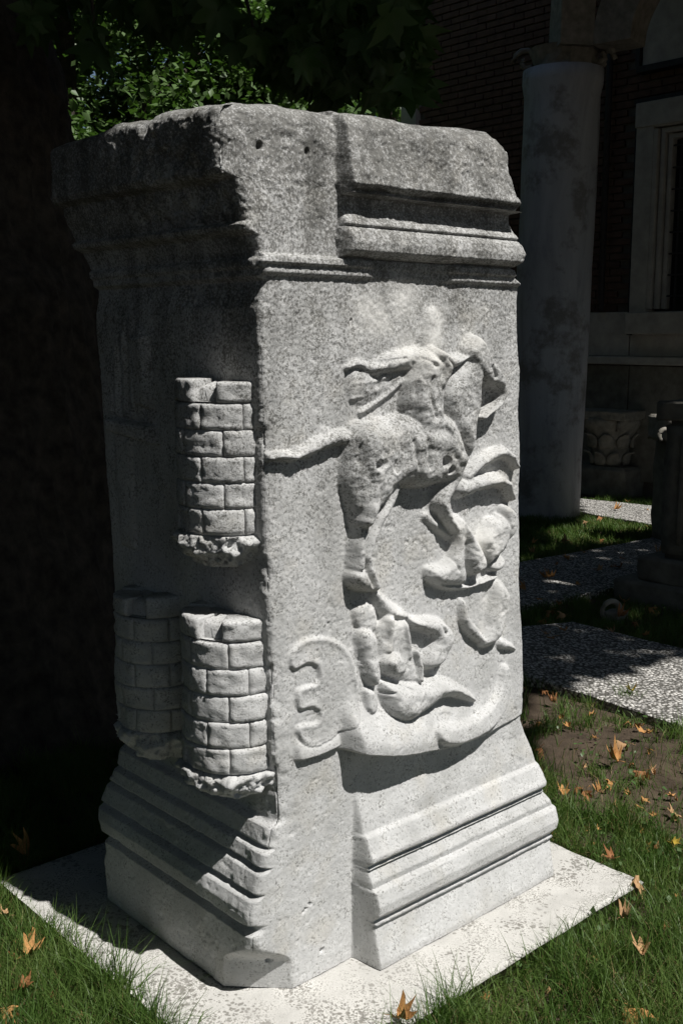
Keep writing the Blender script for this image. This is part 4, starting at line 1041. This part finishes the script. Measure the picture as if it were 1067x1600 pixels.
# ------------------------------------------------------------------ leaf shapes
LOBE = [(-78, .16), (-50, .40), (-28, .50), (-8, .80), (6, .62), (14, .48), (27, .62), (36, .78), (44, 1.0), (54, .72), (64, .54), (76, .70), (82, .88), (90, 1.15), (98, .88), (104, .70), (116, .54), (126, .72), (136, 1.0), (144, .78), (153, .62), (166, .48), (174, .62), (188, .80), (208, .50), (230, .40), (258, .16)]
def palmate(name, R, curl, seed, mat, stem=True, fold=0.0):
    rg = np.random.default_rng(seed); V = [(0, 0, 0)]; n = len(LOBE)
    for fr_ in (.5, 1.0):
        for a, r in LOBE:
            rr_ = r * R * fr_ * rg.uniform(.9, 1.08) if fr_ == 1 else (.25 + r * .28) * R
            V.append((rr_ * math.cos(rad(a)), rr_ * math.sin(rad(a)), 0))
    V = np.array(V); x, y = V[:, 0] / R, V[:, 1] / R
    V[:, 2] = R * (curl * (x * x * rg.uniform(.3, 1) + y * np.abs(y) * rg.uniform(-.3, .7)) + .10 * np.sin(7 * x + seed) * np.cos(5 * y) * (.3 + abs(curl)) + fold * np.abs(x))
    F = [(0, 1 + i, 1 + i + 1) for i in range(n - 1)] + [(1 + i, 1 + n + i, 2 + n + i, 2 + i) for i in range(n - 1)]
    mb = MB(); mb.add(V, F)
    if stem: mb.tube([(0, 0, 0), (.03 * R, -.5 * R, .08 * R), (.12 * R, -1.0 * R, .05 * R)], [.022 * R, .018 * R, .02 * R], 4)
    me = bpy.data.meshes.new(name); me.from_pydata(np.concatenate(mb.v).tolist(), [], mb.f); me.update()
    me.polygons.foreach_set('use_smooth', np.ones(len(me.polygons), bool)); me.materials.append(mat); return me
green = [palmate('leaf', .11, c, s, M['leaf'], True, f) for c, s, f in ((-.6, 1, -.2), (-.9, 2, .3), (-.75, 3, -.45))]
# hanging sprays of the plane tree, in shade above the pillar
k = 0
spr = [(470, 30, 60, 50, 40), (550, 50, 70, 60, 60), (620, 110, 36, 45, 40), (500, 110, 70, 36, 50), (610, 30, 36, 30, 30), (330, 10, 90, 22, 20), (200, 5, 80, 14, 10), (148, 45, 10, 24, 3), (262, 40, 24, 24, 4), (400, 60, 40, 40, 12), (60, 20, 30, 30, 8), (650, 60, 25, 40, 12)]
for sx, sy, wx, wy, n in spr:
    Y0 = RNG.uniform(4.3, 5.2); twig = []
    for i in range(n):
        px, py = sx + RNG.normal(0, .6) * wx, sy + RNG.normal(0, .6) * wy
        if px > 680 or (px > 660 and py < 80) or (380 < px < 445 and py < 30): continue
        p = at(px, py, Y0 + RNG.normal(0, .25))
        o = link('leaf', green[k % 3], None, plane, tuple(p - ptc)); k += 1
        o.rotation_euler = (RNG.uniform(-1.9, -.7), RNG.normal(0, .5), RNG.uniform(-.9, .9)); s = RNG.uniform(.7, 1.15); o.scale = (s, s, s)
    a = at(sx - wx, -60, Y0); b = at(sx, sy, Y0)
    trunk_mesh('twig', [a - ptc, (a + b) / 2 - ptc + np.array([0, 0, .05]), b - ptc], [.014, .010, .004], M['bark'], plane, 5)
# ------------------------------------------------------------------ grass
def slab_dist(x, y):     # >0 outside the slab
    qx, qy = x - C0[0], y - C0[1]; u = qx * dR[0] + qy * dR[1]; w = qx * dL[0] + qy * dL[1]
    dx = np.maximum(np.maximum(SU0 - u, u - SU1), 0); dy = np.maximum(np.maximum(SW0 - w, w - SW1), 0)
    ins = (dx == 0) & (dy == 0)
    return np.where(ins, -np.minimum(np.minimum(u - SU0, SU1 - u), np.minimum(w - SW0, SW1 - w)), np.hypot(dx, dy))
BARE = GL([(840, 1160), (900, 1135), (985, 1150), (1067, 1175), (1150, 1200), (1150, 1310), (1040, 1300), (960, 1262), (890, 1225), (840, 1200)])
def bare_mask(x, y):
    nz = fbm(np.stack([x, y, 0 * x], -1), 5, 3, 15)
    d = segdist(x, y, BARE); i = inpoly(x, y, BARE)
    sd = np.where(i, -d, d) + nz * .16
    return sd < 0.02, nz
def blades(name, x, y, L, w, seed, mat, lean=.55, z=None):
    rg = np.random.default_rng(seed); n = len(x); a = rg.uniform(0, 2 * math.pi, n); bend = rg.gamma(2., lean / 2, n)
    f = rg.uniform(0, 2 * math.pi, n); z0 = np.full(n, GZ - .012) if z is None else z
    ks = np.array([0, .3, .62, 1.0]); V = []
    for kk in ks:
        ang = bend * kk * .9; hz = L * kk * np.cos(np.clip(ang, 0, 1.9)) ; ho = L * kk * np.sin(np.clip(ang, 0, 1.9)) * .9 + L * .12 * kk
        c = np.stack([x + ho * np.cos(a), y + ho * np.sin(a), z0 + np.maximum(hz, L * kk * .12)], 1)
        ww = w * (1 - kk ** 2.2 * .96) / 2; s = np.stack([np.cos(f), np.sin(f), 0 * f], 1) * ww[:, None]
        V += [c - s, c + s]
    V = np.stack(V, 1).reshape(-1, 3); b = np.arange(n)[:, None] * 8
    F = np.concatenate([b + np.array([[2 * i, 2 * i + 1, 2 * i + 3, 2 * i + 2]]) for i in range(3)], 0)
    return tag(link(name, mesh_np(name, V, F, mat, True)), kind='stuff')
def scatter(n, x0, x1, y0, y1, seed):
    rg = np.random.default_rng(seed); return rg.uniform(x0, x1, n), rg.uniform(y0, y1, n)
paths = [PATH1, PATH2, PATH3]
def free(x, y, m=.0):
    k = slab_dist(x, y) > m
    for p in paths: k &= ~inpoly(x, y, p)
    return k
def density(x, y, thr):
    t = vnoise(np.stack([x, y, 0 * x], -1), 9, 5) * .5 + vnoise(np.stack([x, y, 0 * x], -1), 24, 6) * .5
    return t > thr
# near lawn
for nm, nblade, (x0, x1, y0, y1), sd, (l0, l1), wd in (('grass', 150000, (-1.5, 1.9, 1.5, 4.2), 1, (.055, .135), .0028), ('grass', 90000, (.6, 3.2, 3.4, 7.6), 2, (.035, .085), .0034), ('grass', 60000, (.6, 4.0, 7.4, 11.0), 3, (.05, .09), .006)):
    x, y = scatter(nblade, x0, x1, y0, y1, sd); bm_, nz = bare_mask(x, y); bm_ |= (nz > .42) & (y > 3.0) & (y < 5.4)
    kp = free(x, y, .004) & density(x, y, -.42) & (~bm_ | (RNG.random(len(x)) < .05)) & (np.abs(x) < y * .42 + .25)
    if sd == 2: kp &= density(x, y, .06) | (y > 5.6)
    x, y = x[kp], y[kp]; L = RNG.uniform(l0, l1, len(x)) * (.75 + .5 * (vnoise(np.stack([x, y, 0 * x], -1), 7, 8) > 0))
    blades(nm, x, y, L, RNG.uniform(.7, 1.3, len(x)) * wd, sd, M['grass'])
    m = RNG.random(len(x)) < .24
    blades('dry_grass', x[m] + .004, y[m], L[m] * .7, np.full(m.sum(), wd * .9), sd + 40, M['straw'], .9)
rg_ = np.random.default_rng(55); wx_, wy_ = rg_.uniform(-1.5, 3.0, 9000), rg_.uniform(1.5, 6.5, 9000)
kp = free(wx_, wy_, .01) & (vnoise(np.stack([wx_, wy_, 0 * wx_], -1), 3.5, 33) > .12)
V, F = leaf_cards(np.stack([wx_[kp], wy_[kp], GZ + rg_.uniform(.0, .05, kp.sum())], 1), .022, 5, .8, -.2)
tag(link('clover', mesh_np('clover', V, F, M['crown'], False)), kind='stuff')
# long tufts hanging over the slab edges
def tufts(name, spec, seed):
    X_, Y_, L_ = [], [], []; rg = np.random.default_rng(seed)
    for px, py, n, sp, l in spec:
        g = G(px, py, GZ); X_.append(g[0] + rg.normal(0, sp, n)); Y_.append(g[1] + rg.normal(0, sp, n)); L_.append(rg.uniform(.5, 1.15, n) * l * 1.25)
    x, y, L = map(np.concatenate, (X_, Y_, L_)); k = slab_dist(x, y) > -.004; x, y, L = x[k], y[k], L[k]
    blades(name, x, y, L, rg.uniform(.0022, .0040, len(x)), seed, M['grass'], .6)
sp = [(20, 1350, 90, .03, .15), (60, 1480, 60, .03, .10), (130, 1530, 120, .035, .15), (190, 1560, 220, .04, .16), (235, 1600, 160, .04, .15), (270, 1630, 120, .04, .15), (90, 1500, 100, .03, .12), (20, 1420, 60, .03, .11)]
sp += [(600, 1630, 160, .04, .14), (660, 1580, 200, .04, .14), (720, 1530, 220, .04, .14), (780, 1500, 220, .04, .13), (840, 1460, 200, .04, .12), (900, 1430, 160, .035, .11), (960, 1400, 120, .035, .10), (1000, 1385, 80, .03, .09), (700, 1590, 200, .05, .13), (920, 1290, 160, .05, .09), (890, 1270, 120, .04, .09), (950, 1340, 140, .05, .09), (1000, 1360, 100, .04, .09), (980, 1100, 50, .03, .10), (1050, 1150, 70, .03, .10), (930, 1210, 70, .03, .06), (960, 1230, 80, .04, .06), (1000, 1225, 70, .04, .06), (870, 1230, 70, .03, .06), (880, 1110, 80, .04, .08), (920, 1130, 90, .05, .08)]
tufts('grass', sp, 77)

# ------------------------------------------------------------------ fallen leaves
dry = {}
for nm in ('orange', 'tan', 'yellow', 'brown'):
    dry[nm] = [palmate('fallen_leaf', 1.0, c, s, M['dry_' + nm], True, f) for c, s, f in ((.55, 11, .25), (-.9, 12, -.5), (1.0, 13, .8))]
def fallen(px, py, R, colr, var, tilt, label=None, z=None):
    g = G(px, py, GZ + .03 if z is None else z)
    me = dry[colr][var % 3]; o = link('fallen_leaf', me, None, None, tuple(g)); o.scale = (R * RNG.uniform(.6, 1.0), R * RNG.uniform(.75, 1.1), R * RNG.uniform(.9, 1.5))
    o.rotation_euler = (RNG.normal(0, tilt), RNG.normal(0, tilt), RNG.uniform(0, 6.28))
    tag(o, label or 'small dry %s leaf lying among the grass blades' % {'orange': 'orange', 'tan': 'pale tan', 'yellow': 'yellow', 'brown': 'dark brown'}[colr], 'leaf', 'fallen plane leaves on the ground')
for a in [(1003, 1488, .048, 'tan', 0, .3, 'largest tan plane leaf lying flat on the lawn, lower right'),
          (985, 1572, .058, 'orange', 1, .4, 'big orange brown plane leaf at the bottom right corner of the lawn'),
          (974, 1434, .026, 'tan', 2, .5, 'curled small tan leaf above the largest tan leaf'),
          (1050, 1318, .034, 'yellow', 0, .4, 'yellow leaf with brown rim at the right side of the lawn'),
          (990, 1375, .040, 'tan', 1, .5, 'crumpled tan leaf at the right corner of the slab'),
          (956, 1342, .028, 'brown', 2, .5, 'brown leaf near the slab edge behind its right corner'),
          (974, 1160, .044, 'tan', 1, .5, 'tan folded leaf on the bare soil beside the pillar'),
          (962, 1190, .042, 'orange', 2, .5, 'orange curled leaf in the middle of the bare soil patch'),
          (1006, 1145, .042, 'orange', 0, .5, 'orange leaf in the grass just below the nearer path'),
          (986, 1080, .036, 'yellow', 2, .2, 'yellow leaf lying on the sunlit part of the nearer path'),
          (1002, 1204, .038, 'brown', 1, .5, 'shrivelled brown leaf at the far right of the bare soil'),
          (880, 1240, .034, 'orange', 0, .5, 'orange leaf against the foot of the pillar moulding'),
          (842, 1168, .036, 'brown', 1, .4, 'brown leaf in the shade beside the pillar edge'),
          (625, 1592, .040, 'orange', 2, .3, 'orange leaf half sunk in grass at the bottom centre'),
          (46, 1330, .046, 'orange', 2, .7, 'curled orange leaf standing by the left corner of the slab'),
          (56, 1458, .032, 'orange', 1, .6, 'orange leaf beside the left slab edge, upper of a cluster'),
          (46, 1492, .036, 'orange', 2, .6, 'folded orange leaf beside the left slab edge, lower of a cluster'),
          (36, 1545, .034, 'brown', 0, .6, 'brown leaf sunk deep in the left grass'),
          (8, 1575, .034, 'orange', 1, .6, 'orange leaf cut by the left border of the lawn'),
          (10, 1432, .028, 'tan', 0, .5, 'tan leaf in the grass left of the slab, near the border')]:
    fallen(*a[:2], a[2] * 1.15, a[3], a[4], a[5] * .35, a[6], z=(-.005 if a[1] == 1080 else GZ + (.062 if a[1] > 1300 else .035)))
CN = {'orange': 'dry orange', 'tan': 'pale tan', 'yellow': 'yellow', 'brown': 'dark brown'}
for i in range(64):
    px, py = RNG.uniform(835, 1075), RNG.uniform(1070, 1340)
    g = G(px, py); g1 = (np.array([g[0]]), np.array([g[1]]))
    if slab_dist(g[0], g[1]) < .02 or inpoly(*g1, PATH1)[0]: continue
    c = RNG.choice(['orange', 'tan', 'brown', 'orange']); R_ = RNG.uniform(.012, .034)
    where = 'on the bare soil right of the pillar' if bare_mask(*g1)[0][0] else ('in the grass along the nearer path' if py < 1150 else 'in the grass between bare soil and slab')
    fallen(px, py, R_, c, int(RNG.integers(3)), .6, '%s %s leaf %s' % ('tiny' if R_ < .022 else 'small', CN[c], where), z=GZ + .018)
for i in range(50):
    px, py = RNG.uniform(820, 1070), RNG.uniform(783, 1000)
    g = G(px, py); g1 = (np.array([g[0]]), np.array([g[1]]))
    on = [k for k, p in enumerate(paths) if inpoly(*g1, p)[0]]; c = RNG.choice(['orange', 'tan', 'orange', 'brown'])
    where = ('on the nearer pebble path', 'on the middle pebble path', 'on the furthest sunlit path')[on[0]] if on else ('in the far grass by the column foot' if py < 870 else 'in the shaded grass between two paths')
    fallen(px, py, RNG.uniform(.030, .058), c, int(RNG.integers(3)), .25, '%s leaf lying %s' % (CN[c], where), z=-.003 if on else GZ + .045)
for px, py in [(640, 1590), (1000, 1540), (1040, 1450), (760, 1560), (930, 1500), (1055, 1400), (30, 1500), (80, 1560), (18, 1470), (130, 1590), (860, 1545), (1030, 1590)]:
    fallen(px, py, RNG.uniform(.012, .024), RNG.choice(['orange', 'tan', 'brown']), int(RNG.integers(3)), .6)
